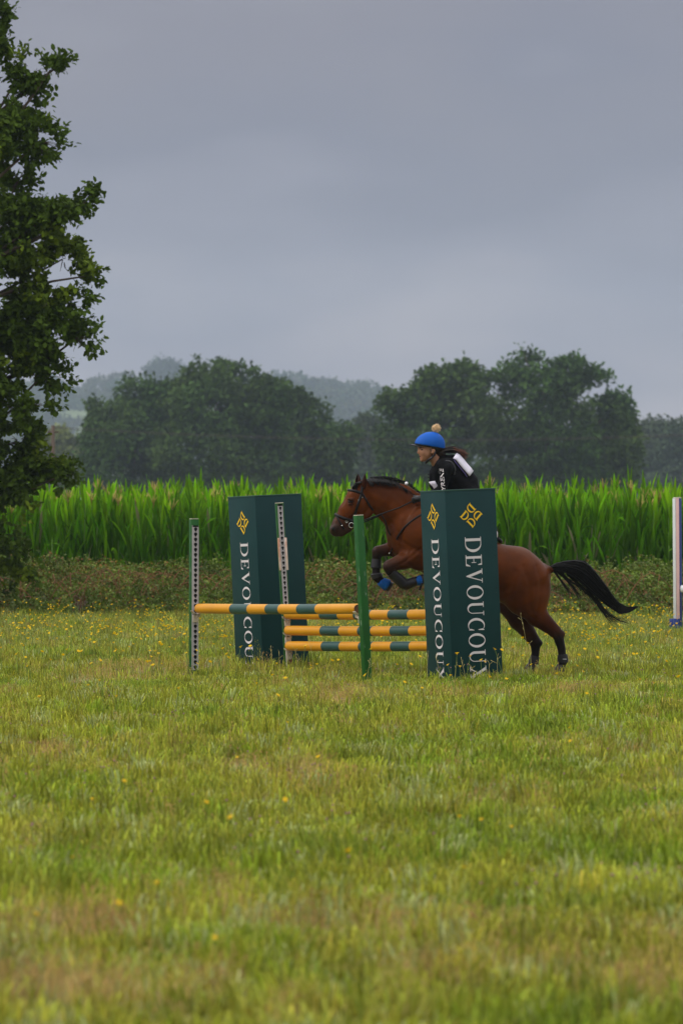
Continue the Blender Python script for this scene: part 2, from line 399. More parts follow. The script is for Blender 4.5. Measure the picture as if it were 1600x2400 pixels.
tree('ridge_tree', 'hazy open crowned tree highest on the ridge between the dark clumps', 'tree',
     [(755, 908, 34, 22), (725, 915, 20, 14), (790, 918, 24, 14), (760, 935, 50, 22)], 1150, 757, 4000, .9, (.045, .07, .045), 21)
# far wood on the hills: one mass
r = np.random.default_rng(31); LB = []
for px in np.arange(-400, 2100, 17):
    top = np.interp(px, [-400, 60, 120, 150, 200, 225, 260, 300, 322, 360, 640, 680, 740, 800, 850, 880, 912, 950, 1500, 2100], [888, 878, 880, 892, 908, 896, 880, 868, 880, 896, 874, 872, 888, 890, 888, 890, 912, 975, 1010, 985])
    for dep, dy in ((3900, 6), (3700, 24), (3500, 50), (3300, 80), (3150, 115), (3000, 150)):
        y = top+dy+r.random()*16; rad = (11+28*r.random()**2); c = P(px+r.normal()*9, y+rad*.6, dep+r.normal()*10); s = F/dep
        LB.append((c[0], c[1], c[2], rad*1.15/s, rad/s, rad*.95/s))
C, d, k = crown_points(LB, 220000, 32, .8, 0)
LB = np.array(LB); base = np.random.default_rng(4).random(len(LB))
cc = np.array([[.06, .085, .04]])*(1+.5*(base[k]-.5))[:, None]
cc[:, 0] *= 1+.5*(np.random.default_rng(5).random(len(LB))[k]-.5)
V, T, cv = leaf_cards(C, 2.3, cc, out=d)
tag(obj('far_wood', np_mesh('far_wood', V, T, m_leaf_far, cv, smooth=False)), 'hazy blue green woodland covering the distant hills', 'woodland', kind='stuff')

# ------------------------------------------------------------------ utility pole and wires
YP = 260
m_pole = mat('grey_pole_wood', lin(84, 70, 60), .9, noise=(4, .2))
t = thing('utility_pole', (P(125, HZ, YP)[0], YP, 0), 'thin brown utility pole half hidden beside the oak crown', 'utility pole')
mb = MB(); mb.tube([P(125, HZ, YP)*[1, 1, 0], [P(125, HZ, YP)[0], YP, 5.75]], [.11, .08], 10); mb.build('post', m_pole, t)
mb = MB(); mb.box([P(125, HZ, YP)[0], YP, 5.45], (.5, .08, .08)); mb.build('cross_arm', m_pole, t)
m_wire = mat('wire_metal', lin(70, 62, 66), .6)
for dz, dx, lab in ((0, 0, 'upper of the two thin wires sagging across the dark trees'), (-.05, 0, 'lower of the two thin wires sagging across the dark trees')):
    pts = []
    for px in np.linspace(125, 1985, 50):
        y = 1000+29.5*(1-((px-1055)/930)**2); y -= (np.clip(px-1055, 0, None)/930)*2
        dd = 0 if dz == 0 else 1
        pts.append(P(px, y+dd*3.5, YP+dd*.45))
    mb = MB(); mb.tube(pts, .009, 5)
    tag(mb.build('power_line', m_wire, None, origin=pts[0]), lab, 'power line', 'wires over the field')
t = thing('utility_pole', (P(1985, HZ, YP)[0], YP, 0), 'utility pole holding the right hand end of the wires', 'utility pole')
xq = P(1985, HZ, YP)[0]
mb = MB(); mb.tube([[xq, YP, 0], [xq, YP, 5.75]], [.11, .08], 10); mb.build('post', m_pole, t)
mb = MB(); mb.box([xq, YP, 5.45], (.5, .08, .08)); mb.build('cross_arm', m_pole, t)

# ------------------------------------------------------------------ maize
m_corn = mat('maize_leaf', None, .55, attr='col', spec=.05, translucent=.4)
m_tassel = mat('maize_tassel', lin(176, 156, 84), .8, noise=(8, .25))
m_stalk = mat('maize_stalk', lin(92, 128, 44), .6, noise=(5, .2))
def corn_leaf(r, base, az, L_, w, steep, droop, col, fold=.25):
    n = 8; ts = np.linspace(0, 1, n); dirh = np.array([math.cos(az), math.sin(az), 0]); side = np.array([-math.sin(az), math.cos(az), 0])
    ang = steep-droop*ts**2.6; st = L_/(n-1); pts = [np.array(base, float)]
    for i in range(1, n): pts.append(pts[-1]+st*(dirh*math.cos(ang[i])+np.array([0, 0, 1])*math.sin(ang[i])))
    pts = np.array(pts); tw = r.normal()*.9*ts; wd = w*np.clip(np.sin(np.pi*np.clip(ts*.88+.1, 0, 1)), .04, 1)**.7; wd[-1] = .002
    V = []
    for i in range(n):
        up = np.cross(dirh*math.cos(ang[i])+np.array([0, 0, 1])*math.sin(ang[i]), side)
        s_ = side*math.cos(tw[i])+up*math.sin(tw[i]); rip = .012*math.sin(i*2.3+az*3)
        V += [pts[i]-s_*wd[i]/2+np.array([0, 0, fold*wd[i]*.5+rip]), pts[i], pts[i]+s_*wd[i]/2+np.array([0, 0, fold*wd[i]*.5-rip])]
    V = np.array(V); Q = []
    for i in range(n-1):
        a = 3*i; Q += [[a, a+1, a+4, a+3], [a+1, a+2, a+5, a+4]]
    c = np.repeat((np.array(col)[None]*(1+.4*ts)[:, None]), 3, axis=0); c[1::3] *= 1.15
    return V, np.array(Q), c
def corn_meshes(seed):
    r = np.random.default_rng(seed); H = 1.9+r.normal()*.06
    V = []; Q = []; Cc = []; n = 0
    nl = 21
    for i in range(nl):
        h = .12+(H-.2)*i/(nl-1)*.93; az = (i % 2)*math.pi+r.normal()*.9+seed; fr = i/(nl-1)
        L_ = (.60+.25*math.sin(math.pi*min(1, fr+.12)))*(1+.1*r.normal()); steep = 1.36+.08*r.normal() if fr < .7 else 1.42+.06*r.normal()
        droop = (.08+.55*r.random())*(1.15-.7*fr)
        if r.random() < .05: droop += 1.4
        base = np.array([.062, .18, .003])*(1+.38*float(np.clip(r.normal(), -1.2, 1.6))); base[0] *= .9+.35*r.random()
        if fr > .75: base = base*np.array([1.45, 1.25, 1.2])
        if r.random() < .03: base = np.array([.2, .19, .1])
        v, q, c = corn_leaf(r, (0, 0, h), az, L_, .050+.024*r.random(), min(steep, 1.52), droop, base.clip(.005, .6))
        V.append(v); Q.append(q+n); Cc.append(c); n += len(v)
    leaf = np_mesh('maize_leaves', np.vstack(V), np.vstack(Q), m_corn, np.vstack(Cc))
    mb = MB(); mb.tube([(0, 0, 0), (.01, 0, H*.5), (0, .01, H)], [.016, .013, .007], 6, col=(1, 1, 1, 1)); stalk = mb.mesh('maize_stalk', m_stalk)
    mb = MB(); mb.tube([(0, .01, H-.02), (.01, 0, H+.30)], [.006, .003], 4)
    for j in range(7):
        a = r.random()*6.28; b = np.array([math.cos(a), math.sin(a), 0]); z0 = H+.03+.1*r.random()
        mb.tube([(0, 0, z0), b*.04+(0, 0, z0+.09), b*(.07+.05*r.random())+(0, 0, z0+.16+.06*r.random())], [.006, .007, .003], 4)
    tas = mb.mesh('maize_tassel', m_tassel)
    return leaf, stalk, tas
CM = [corn_meshes(s) for s in range(10)]
Y0C = 105.5
def corn_pt(i, row, r):
    x = -8.9+i*.178+r.normal()*.025+(row % 2)*.08; return x, Y0C+row*.75+r.normal()*.05
r = np.random.default_rng(77); cnt = 0
for row in range(3):
    for i in range(100):
        x, y = corn_pt(i, row, r); k = r.integers(10); lf, sk, ts_ = CM[k]
        e = thing('maize_plant', (x, y, 0), 'tall green maize plant in the front rows of the field', 'maize plant', 'maize plants along the edge of the field')
        e.rotation_euler = (r.normal()*.03, r.normal()*.03, r.random()*6.28); sc = .965+.045*r.normal(); e.scale = (1, 1, sc)
        obj('stalk', sk, e); obj('leaves', lf, e)
        if r.random() < .30: obj('tassel', ts_, e)
# rest of the field as one mass
Vs = []; Qs = []; Cs = []; Ms = []; n = 0
def mesh_arr(me):
    v = np.empty(len(me.vertices)*3, np.float32); me.vertices.foreach_get('co', v); v = v.reshape(-1, 3)
    q = [list(p.vertices) for p in me.polygons]; c = np.empty(len(me.vertices)*4, np.float32); me.color_attributes['col'].data.foreach_get('color', c)
    return v, q, c.reshape(-1, 4)[:, :3]
LA = [mesh_arr(c[0]) for c in CM]; TA = []
for c in CM:
    v, q, cc_ = mesh_arr(c[2]); q = [f if len(f) == 4 else f[:4] for f in q]; TA.append((v, q, np.tile([[.38, .31, .1]], (len(v), 1))))
rows = [(3, 1), (4, 1), (5, 1), (6, 1), (8, 1), (11, 1), (15, 1), (20, 1)]
for row, _ in rows:
    y = Y0C+row*.75; xm = y*.0585+2.6
    for x in np.arange(-xm, xm, .178 if row < 7 else .26):
        k = r.integers(10); a = r.random()*6.28; sc = .965+.045*r.normal()
        for (v, q, c), on in ((LA[k], True), (TA[k], r.random() < .2)):
            if not on: continue
            v2 = np.stack([v[:, 0]*math.cos(a)-v[:, 1]*math.sin(a)+x+r.normal()*.02, v[:, 0]*math.sin(a)+v[:, 1]*math.cos(a)+y, v[:, 2]*sc], 1)
            Vs.append(v2); Qs.append(np.array(q)+n); Cs.append(c); n += len(v2)
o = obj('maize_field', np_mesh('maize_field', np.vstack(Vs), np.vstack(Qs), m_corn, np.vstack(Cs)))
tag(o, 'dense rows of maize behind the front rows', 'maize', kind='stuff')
tag(obj('maize_field_floor', np_mesh('maize_field_floor', [(-13, Y0C-.6, .01), (13, Y0C-.6, .01), (16, 125, .01), (-16, 125, .01)], [[0, 1, 2, 3]], mat('dark_soil', lin(58, 48, 30), .95, noise=(3, .3)))), 'bare soil under the maize', kind='structure')

# ------------------------------------------------------------------ bramble bank
m_bramble = mat('bramble_leaf', None, .65, attr='col', spec=.25, translucent=.2)
r = np.random.default_rng(55); n = 190000
x = (r.random(n)*2-1)*9.6; y = 95.4+r.random(n)**1.2*9.0
top = (.30+.42*vnoise(x, y, 1.1, 2)+.30*vnoise(x, y, .4, 3)+.16*vnoise(x, y, .15, 6)+np.clip(-x-4.0, 0, 3)*.05)*np.clip((y-95.2-1.2*vnoise(x, x*0, 1.2, 33))/3.2, .12, 1)**.6*.98
z = top*(.25+.75*r.random(n)**.45)
patch = .6*vnoise(x, z*1.5, .8, 8)+.4*vnoise(x, z*1.5, .25, 9); clump = vnoise(x+y*.3, z, .14, 12)
green = np.array([.085, .13, .010]); brown = np.array([.17, .085, .02]); olive = np.array([.15, .135, .014]); pal = np.array([.17, .2, .05])
w = np.clip((patch-.38)*4, 0, 1)[:, None]; sel = r.random(n)[:, None]
col = 1.12*np.where(sel < .05+.28*w, np.where(r.random(n)[:, None] < .5, brown, olive), np.where(sel > .9, pal, green))*(.45+1.1*clump)[:, None]*(.7+.6*r.random(n))[:, None]
C = np.stack([x, y, z], 1); keep = (vnoise(x*1.0, z+y*.2, .16, 21) > .33); C = C[keep]; col = col[keep]
V, T, cv = leaf_cards(C, .046, col, asp=.8, bend=.3, rs=r)
o = obj('bramble_bank', np_mesh('bramble_bank', V, T, m_bramble, cv, smooth=False)); tag(o, 'low tangled bramble bank with green and rusty leaves along the maize', 'brambles', kind='stuff')
mb = MB()
for i in range(420):
    x0 = (r.random()*2-1)*9; y0 = 96.6+r.random()*2.8; a = r.normal()*.9; L_ = .5+r.random()*.9; hh = .3+.5*r.random()
    p = [np.array([x0+L_*t*math.sin(a), y0+.3*t, hh*math.sin(math.pi*min(1, t*.8+.08))]) for t in np.linspace(0, 1, 7)]
    mb.tube(p, [.008, .008, .007, .006, .005, .004, .003], 4)
o = mb.build('bramble_stems', mat('bramble_stem', lin(120, 78, 48), .8, noise=(3, .3)), None); tag(o, 'reddish brown bramble canes arching through the bank', 'bramble canes', kind='stuff')
bk = MB(); bm_x = np.linspace(-10, 10, 60)
Vb = []; 
for xx in bm_x:
    for yy, zz in ((97.0, -.02), (99.6, .2), (101.6, .36), (104.2, .38), (105.2, -.02)): Vb.append((xx, yy, zz*(1+.2*math.sin(xx*2.1))))
Qb = [[i*5+j, (i+1)*5+j, (i+1)*5+j+1, i*5+j+1] for i in range(59) for j in range(4)]
tag(obj('earth_bank', np_mesh('earth_bank', Vb, Qb, mat('bank_earth', lin(70, 58, 32), .95, noise=(5, .35)))), 'low earth bank under the brambles', kind='structure')

# ------------------------------------------------------------------ oak at the left edge
m_oakleaf = mat('oak_leaf', None, .7, attr='col', spec=.1, translucent=.25)
YO = 95.0; so_ = F/YO
ob = [(2, 50, 22, 44), (6, 118, 22, 26), (75, 185, 58, 46), (120, 165, 30, 26), (148, 150, 9, 22), (62, 150, 14, 26), (60, 270, 56, 40), (95, 335, 60, 52), (15, 320, 60, 90), (45, 425, 42, 40),
      (55, 500, 60, 45), (120, 505, 75, 36), (185, 480, 26, 26), (218, 455, 9, 20), (60, 580, 110, 75), (145, 605, 66, 52), (215, 645, 26, 24), (115, 705, 108, 66), (60, 790, 130, 85), (185, 790, 50, 40),
      (100, 880, 72, 46), (50, 950, 92, 52), (45, 1035, 78, 56), (85, 1105, 86, 44), (155, 1110, 28, 24), (15, 1150, 70, 44), (66, 1205, 20, 20), (10, 1210, 26, 36),
      (20, 1290, 52, 50), (-10, 1350, 60, 50), (50, 1340, 40, 30)]
big = [(-90, 420, 110, 150), (-100, 650, 140, 130), (-100, 880, 150, 130), (-110, 1080, 140, 100), (-150, 150, 110, 170), (-260, 500, 160, 200), (-270, 850, 170, 180), (-200, -150, 150, 180),
       (-80, -60, 70, 110), (-400, 650, 150, 200), (-120, 1260, 120, 100), (-250, 1080, 160, 110)]
trunk_x = P(-190, HZ, YO)[0]
oak = thing('oak_tree', (trunk_x, YO, 0), 'near oak with dense dark crown hanging in from the left edge', 'oak tree')
r = np.random.default_rng(91); mbk = MB(); CS = []; DS = []; OUT = []
def limb(a, b, ra, rb, sag=.1, n=6):
    a = np.asarray(a, float); b = np.asarray(b, float); w_ = r.normal(size=3)*.06*np.linalg.norm(b-a)
    p = [a+(b-a)*t+w_*math.sin(math.pi*t)+np.array([0, 0, -sag*math.sin(math.pi*t)*np.linalg.norm(b-a)]) for t in np.linspace(0, 1, n)]
    mbk.tube(p, np.linspace(ra, rb, n), 7); return p
tz = np.array([0, 1.5, 3, 5, 7, 9, 11.0]); tp = [np.array([trunk_x+.12*math.sin(z), YO+.1*math.cos(z*1.3), z-.1]) for z in tz]
mbk.tube(tp, [.36, .27, .24, .2, .15, .1, .05], 12)
for li, (px, py, rx, ry) in enumerate(ob+big):
    c = P(px, py, YO); mr = .5*(rx+ry)/so_; c[1] += r.normal()*(.25 if li < len(ob) else .8)
    zz = min(max(c[2]*.8, .9 if c[2] < 2 else 1.4), 10.5); a = np.array([np.interp(zz, tz, [p[0] for p in tp]), YO, zz])
    if li < len(ob) and py < 1180:
        p = limb(a, c, .05+.02*r.random(), .012, .06)
    elif li >= len(ob): p = limb(a, c, .08, .03, .04)
    ntw = int((70 if li < len(ob) else 60)*(mr/.4)**2)+5
    if py >= 1180 and li < len(ob): ntw = int(ntw*.55)
    d = r.normal(size=(ntw, 3)); d /= np.linalg.norm(d, axis=1)[:, None]
    rad = r.random(ntw)**.45
    Ct = c+d*rad[:, None]*np.array([rx/so_, mr, ry/so_])*.84
    for q_, dd in zip(Ct, d):
        if r.random() < .22:
            mbk.tube([c+(q_-c)*.35, c+(q_-c)*.7+r.normal(size=3)*.02, q_+dd*.05], [.008, .005, .003], 4)
    nl = 21
    tw = d*.6+r.normal(size=(ntw, 3))*.5+np.array([0, 0, .35]); tw /= np.linalg.norm(tw, axis=1)[:, None]
    s_ = (r.random((ntw, nl))-.3)*.30
    L_ = Ct[:, None, :]+tw[:, None, :]*s_[..., None]+r.normal(size=(ntw, nl, 3))*.042
    CS.append(L_.reshape(-1, 3)); OUT.append(np.repeat(tw, nl, axis=0)); DS.append(np.repeat(r.random(ntw), nl))
C = np.vstack(CS); out = np.vstack(OUT); cl = np.concatenate(DS)
gapv = vnoise(C[:, 0], C[:, 2], .16, 61)*.6+vnoise(C[:, 0]+C[:, 1], C[:, 2], .4, 62)*.4; kp = gapv > .39; C = C[kp]; out = out[kp]; cl = cl[kp]
patch = vnoise(C[:, 0], C[:, 2], .5, 71)
base = np.array([.070, .118, .011])[None]*(.75+.5*cl)[:, None]*(.85+.3*r.random(len(C)))[:, None]
base[:, 0] *= 1+.9*(patch > .66)*cl; base[:, 1] *= 1+.6*(patch > .66)*cl
V, T, cv = leaf_cards(C, .098, base, asp=.62, out=out*.8, rs=r, bend=.2)
obj('crown', np_mesh('crown', V-np.array([trunk_x, YO, 0]), T, m_oakleaf, cv, smooth=False), oak)
mbk.build('trunk', m_bark, oak)
print('oak leaves', len(C))

# ------------------------------------------------------------------ meadow grass (one mass, instanced tufts)
m_grass = mat('grass_blade', (1, 1, 1, 1), .6, inst='tint', spec=.15, translucent=.35)
m_seed = mat('seed_head', (1, 1, 1, 1), .8, inst='tint', spec=.1)
def tuft(seed, n, h, w, spread, lean=.35, seeds=0):
    r = np.random.default_rng(seed); V = []; Q = []; k = 0; mi = []; CB = []
    for i in range(n):
        a = r.random()*6.28; rr = spread*math.sqrt(r.random()); b = np.array([rr*math.cos(a), rr*math.sin(a), 0])
        d = r.random()*6.28; dv = np.array([math.cos(d), math.sin(d), 0]); sv = np.array([-math.sin(d+r.normal()*.5), math.cos(d), 0])
        H = h*(.45+.75*r.random()); l = lean*(.3+1.3*r.random()); ww = w*(.7+.6*r.random())
        pts = [b, b+dv*l*H*.18+(0, 0, H*.45), b+dv*l*H*.55+(0, 0, H*.82), b+dv*l*H*1.05+(0, 0, H*(1.02-.25*l))]
        V += [pts[0]-sv*ww/2, pts[0]+sv*ww/2, pts[1]-sv*ww/2, pts[1]+sv*ww/2, pts[2]-sv*ww*.35, pts[2]+sv*ww*.35, pts[3]]
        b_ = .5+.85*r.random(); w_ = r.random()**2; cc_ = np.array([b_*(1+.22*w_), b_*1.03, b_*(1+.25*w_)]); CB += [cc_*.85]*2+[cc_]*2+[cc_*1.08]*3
        Q += [[k, k+1, k+3, k+2], [k+2, k+3, k+5, k+4], [k+4, k+5, k+6, k+6]]; k += 7
    for i in range(seeds):
        a = r.random()*6.28; rr = spread*math.sqrt(r.random()); b = np.array([rr*math.cos(a), rr*math.sin(a), 0]); H = h*(1.0+.7*r.random()); dv = r.normal(size=3)*.12; dv[2] = 0
        t0 = b+dv*H*.6+(0, 0, H*.8); t1 = b+dv*H+(0, 0, H); sv = np.array([.0012, .0006, 0])
        CB += [np.array([1, .95, .9])]*32
        V += [b-sv, b+sv, t0-sv, t0+sv]; Q += [[k, k+1, k+3, k+2]]; k += 4
        for j in range(7):
            c = t0+(t1-t0)*(j/6)+r.normal(size=3)*.008; s_ = .0018+.0014*r.random(); e = r.normal(size=3)*s_; f = np.array([0, 0, s_*2.2])
            V += [c-e, c+f, c+e, c-f]; Q += [[k, k+1, k+2, k+3]]; k += 4
    V = np.array(V); T = []
    for q in Q: T += [[q[0], q[1], q[2]]] + ([[q[0], q[2], q[3]]] if q[2] != q[3] else [])
    return np_mesh('grass_tuft', V, np.array(T), m_grass, np.array(CB))
kinds = [(34, .07, .0065, .11, .6, 0), (30, .085, .007, .11, .6, 0), (26, .115, .0075, .10, .6, 0), (44, .055, .0045, .13, .7, 0), (30, .07, .003, .11, .5, 3), (24, .08, .0028, .11, .45, 5), (8, .16, .004, .06, .35, 2), (14, .13, .010, .07, .75, 0)]
gc = bpy.data.collections.new('grass_tufts')
for i, (n, h, w, sp, ln, sd_) in enumerate(kinds):
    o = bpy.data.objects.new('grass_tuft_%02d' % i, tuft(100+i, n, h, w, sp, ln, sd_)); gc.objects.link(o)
r = np.random.default_rng(5); PX = []; IDX = []; TN = []; SCL = []
edges = [(17, 22, 62), (22, 30, 46), (30, 42, 34), (42, 58, 27), (58, 72, 30), (72, 86, 20), (86, 101, 17)]
for y0, y1, dens in edges:
    hw = y1*.058+1.2; n = int(dens*(y1-y0)*2*hw); x = (r.random(n)*2-1)*hw; y = y0+(y1-y0)*r.random(n); ok = np.abs(x) < y*.058+1.2; x = x[ok]; y = y[ok]; PX.append(np.stack([x, y], 1))
PX = np.vstack(PX); x, y = PX.T; n = len(x); print('tufts', n)
dry = .55*vnoise(x, y*.42, 1.1, 41)+.3*vnoise(x, y*.5, .4, 42)+.15*vnoise(x, y, .15, 43)
def spot(px, py, wx, wy, amt):   # a dry patch of the meadow, centred on the ground
    Yc = GY(py); xc = (px-800)/F*Yc; sx = wx/F*Yc; sy = wy*Yc*Yc/(EYE*F)
    return amt*np.exp(-((x-xc)/sx)**2-((y-Yc)/sy)**2)
for a in [(330, 1570, 120, 18, .42), (800, 1640, 100, 25, .36), (1370, 1625, 70, 14, .5), (525, 2095, 45, 45, .8), (150, 2190, 200, 60, .6), (800, 2185, 300, 45, .55), (1100, 2290, 300, 40, .25), (120, 2330, 150, 40, .5), (1500, 2330, 100, 40, .35),
          (820, 1920, 60, 30, .08), (1560, 1510, 60, 20, .2), (700, 1450, 200, 14, .1), (150, 1780, 90, 30, .15), (200, 1425, 400, 10, .3), (1300, 1430, 400, 10, .25)]: dry += spot(*a)
lush = .6*vnoise(x, y*.45, .8, 51)+.4*vnoise(x, y*.6, .25, 52)
pd = np.clip((dry-.62)*3.4, 0, 1)*.85+.03
u = r.random(n); idx = np.where(u < pd, np.where(r.random(n) < .5, 4, 5), r.integers(0, 4, n))
idx = np.where((u > .93) & (idx < 4), 2, idx); idx = np.where((r.random(n) < .035), 6, idx); idx = np.where((r.random(n) < .14) & (lush > .4), 7, idx)
green = np.array([.315, .345, .030]); lushg = np.array([.21, .295, .018]); yel = np.array([.37, .36, .045]); straw = np.array([.46, .36, .13]); rust = np.array([.40, .26, .10])
wl = np.clip((lush-.42)*4, 0, 1)[:, None]; tint = green*(1-wl)+lushg*wl
wy = (np.clip((dry-.45)*3.5, 0, 1)*.7)[:, None]; tint = tint*(1-wy)+yel*wy
dr = (idx == 4) | (idx == 5); mixr = r.random(n)[:, None]*.5+.25; tint = np.where(dr[:, None], (straw*(1-mixr)+rust*mixr), tint)
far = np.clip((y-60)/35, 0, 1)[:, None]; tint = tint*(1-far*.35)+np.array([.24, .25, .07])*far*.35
tint = tint*(.62+.76*r.random((n, 1)))*(.92+.16*r.random((n, 3)))
tint = np.where((r.random(n) < .07)[:, None], np.array([[.40, .46, .17]]), tint)
hs = (.75+.5*vnoise(x, y*.5, .6, 45))*(.8+.4*r.random(n))*(1+.35*((y > 63) & (y < 101))*0)
hs = np.where(y > 93, hs*(.8+1.0*vnoise(x, y, .5, 46)), hs); hs = hs*(1-.35*np.exp(-((y-57.5)/3)**2))
for cx, cy in ((P(610, 0, 63.7)[0], 63.7), (P(1090, 0, 60)[0], 60.1), (P(675, 0, 63)[0], 63.0)):   # longer grass left round the wings
    hs = hs*(1+.25*np.exp(-((x-cx)**2+(y-cy)**2)/.5))
# trodden where the hooves stand
me = bpy.data.meshes.new('grass'); me.vertices.add(n); me.vertices.foreach_set('co', np.stack([x, y, gz(x, y)], 1).astype(np.float32).ravel())
def at(nm, tp, fld, arr): a = me.attributes.new(nm, tp, 'POINT'); a.data.foreach_set(fld, arr)
at('idx', 'INT', 'value', idx.astype(np.int32)); at('tint', 'FLOAT_COLOR', 'color', np.concatenate([tint, np.ones((n, 1))], 1).astype(np.float32).ravel())
at('rot', 'FLOAT_VECTOR', 'vector', np.stack([r.normal(size=n)*.08, r.normal(size=n)*.08, r.random(n)*6.28], 1).astype(np.float32).ravel())
wsc = np.clip(1+.25*(y-60)/40, 1, 1.3)
at('scl', 'FLOAT_VECTOR', 'vector', np.stack([wsc, wsc, hs], 1).astype(np.float32).ravel())
me.update()
def scatter(name, me, coll):
    ng = bpy.data.node_groups.new(name+'_scatter', 'GeometryNodeTree')
    ng.interface.new_socket('Geometry', in_out='INPUT', socket_type='NodeSocketGeometry'); ng.interface.new_socket('Geometry', in_out='OUTPUT', socket_type='NodeSocketGeometry')
    gi = ng.nodes.new('NodeGroupInput'); go = ng.nodes.new('NodeGroupOutput'); ip = ng.nodes.new('GeometryNodeInstanceOnPoints'); ci = ng.nodes.new('GeometryNodeCollectionInfo')
    ci.inputs['Collection'].default_value = coll; ci.inputs['Separate Children'].default_value = True; ci.inputs['Reset Children'].default_value = True
    ip.inputs['Pick Instance'].default_value = True
    def na(nm, dt):
        a = ng.nodes.new('GeometryNodeInputNamedAttribute'); a.data_type = dt; a.inputs['Name'].default_value = nm; return [s for s in a.outputs if s.enabled and s.name == 'Attribute'][0]
    l = ng.links.new
    l(gi.outputs[0], ip.inputs['Points']); l(ci.outputs[0], ip.inputs['Instance']); l(na('idx', 'INT'), ip.inputs['Instance Index'])
    e2r = ng.nodes.new('FunctionNodeEulerToRotation'); l(na('rot', 'FLOAT_VECTOR'), e2r.inputs[0]); l(e2r.outputs[0], ip.inputs['Rotation'])
    l(na('scl', 'FLOAT_VECTOR'), ip.inputs['Scale']); l(ip.outputs[0], go.inputs[0])
    o = obj(name, me); md = o.modifiers.new('scatter', 'NODES'); md.node_group = ng; return o
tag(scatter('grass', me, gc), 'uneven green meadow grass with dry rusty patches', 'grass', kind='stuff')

# ------------------------------------------------------------------ wild flowers
m_yel = mat('yellow_petal', lin(240, 200, 8), .7, translucent=.4); m_stem = mat('flower_stem', lin(96, 118, 48), .7); m_pink = mat('clover_pink', lin(150, 108, 116), .8)
def flower(seed, h):
    r = np.random.default_rng(seed); mb = MB(); bx, by = r.normal(size=2)*.03
    mb.tube([(0, 0, 0), (bx*.4, by*.4, h*.5), (bx, by, h)], [.0018, .0016, .0014], 4, 0)
    n = 11; c = np.array([bx, by, h]); vs = [c+(0, 0, .004)]
    tl = r.normal(size=2)*.3
    for j in range(n*2):
        a = math.pi*j/n; rr = (.015 if j % 2 == 0 else .0095); z = .006+rr*(math.cos(a)*tl[0]+math.sin(a)*tl[1]); vs.append(c+np.array([rr*math.cos(a), rr*math.sin(a), z]))
    mb.add(vs, [(0, 1+j, 1+(j+1) % (2*n)) for j in range(2*n)], 1)
    mb.tube([c-(0, 0, .004), c+(0, 0, .005)], [.003, .006], 6, 1)
    return mb.mesh('yellow_wildflower', [m_stem, m_yel], False)
FM = [flower(200+i, .17+.025*i) for i in range(7)]
r = np.random.default_rng(66); FP = []
def addf(n, px0, px1, py0, py1, cut=.0, sd=88):
    k = 0
    while k < n:
        px = px0+(px1-px0)*r.random(); py = py0+(py1-py0)*r.random(); Y = GY(py+12); X = (px-800)/F*Y
        if vnoise(np.array([X]), np.array([Y*.4]), .8, sd)[0] > cut: FP.append((X, Y, r.random())); k += 1
addf(400, -30, 540, 1440, 1530, .3); addf(60, 0, 540, 1530, 1600, .5); addf(200, 540, 1000, 1440, 1540, .3); addf(400, 1170, 1640, 1435, 1540, .3); addf(30, 1170, 1640, 1540, 1600, .5)
addf(10, 700, 1200, 1590, 1630, .3); addf(30, 100, 1600, 1600, 1700, .4); addf(12, 200, 1640, 1700, 2100, .2); addf(160, -30, 1640, 1442, 1500, .3); addf(5, 0, 900, 2050, 2380, .2)
for px, py in ((548, 1597), (275, 1608), (1604, 1800), (1330, 1764), (492, 1990), (170, 2068), (68, 2250), (1130, 1610), (610, 1590), (645, 1578), (702, 1590), (982, 1590), (870, 1588), (960, 1596)):
    Y = GY(py+14); FP.append(((px-800)/F*Y, Y, .5))
FP.sort(key=lambda a: a[1])
vis = [f for f in FP if abs(f[0]) < f[1]*.0578]; own = vis[:300]; rest = vis[300:]
for X, Y, u in own:
    o = bpy.data.objects.new('yellow_wildflower', FM[r.integers(7)]); COL.objects.link(o); o.location = (X, Y, float(gz(X, Y))); o.rotation_euler = (r.normal()*.06, r.normal()*.06, r.random()*6.28)
    s_ = (1.0+.4*r.random())*(.75 if Y < 45 else 1); o.scale = (s_, s_, s_)
    tag(o, 'small yellow wildflower on a thin stem in the meadow', 'flower', 'yellow wildflowers scattered in the meadow')
Vs = []; Qs = []; Ms = []; n = 0
for X, Y, u in rest:
    me_ = FM[r.integers(7)]; 
    for p in me_.polygons:
        ix = list(p.vertices); ix = ix+[ix[-1]] if len(ix) == 3 else ix
        if len(ix) > 4: continue
        Qs.append([a+n for a in ix]); Ms.append(p.material_index)
    a = r.random()*6.28; ca, sa = math.cos(a), math.sin(a)
    for v in me_.vertices: Vs.append((v.co[0]*ca-v.co[1]*sa+X, v.co[0]*sa+v.co[1]*ca+Y, v.co[2]*(.9+.3*u)))
    n += len(me_.vertices)
me2 = bpy.data.meshes.new('far_wildflowers'); me2.from_pydata(Vs, [], [q[:3] if q[2] == q[3] else q for q in Qs]); me2.materials.append(m_stem); me2.materials.append(m_yel); me2.polygons.foreach_set('material_index', Ms)
tag(obj('far_wildflowers', me2), 'haze of yellow wildflowers in front of the brambles', 'flowers', kind='stuff')
mb = MB()
for i in range(420):
    py = 1575+r.random()**1.6*560; px = r.random()*1640-20; Y = GY(py+5); X = (px-800)/F*Y
    if vnoise(np.array([X]), np.array([Y*.4]), .7, 93)[0] < .5: continue
    h = .06+.06*r.random(); mb.tube([(X, Y, 0), (X, Y, h)], .0015, 3, 0); mb.sphere((X, Y, h+.006), .0065, 6, 4, 1, (1, 1, .9))
tag(mb.build('clover_flowers', [m_stem, m_pink], None), 'tiny dusky pink clover heads low in the grass', 'clover', kind='stuff')
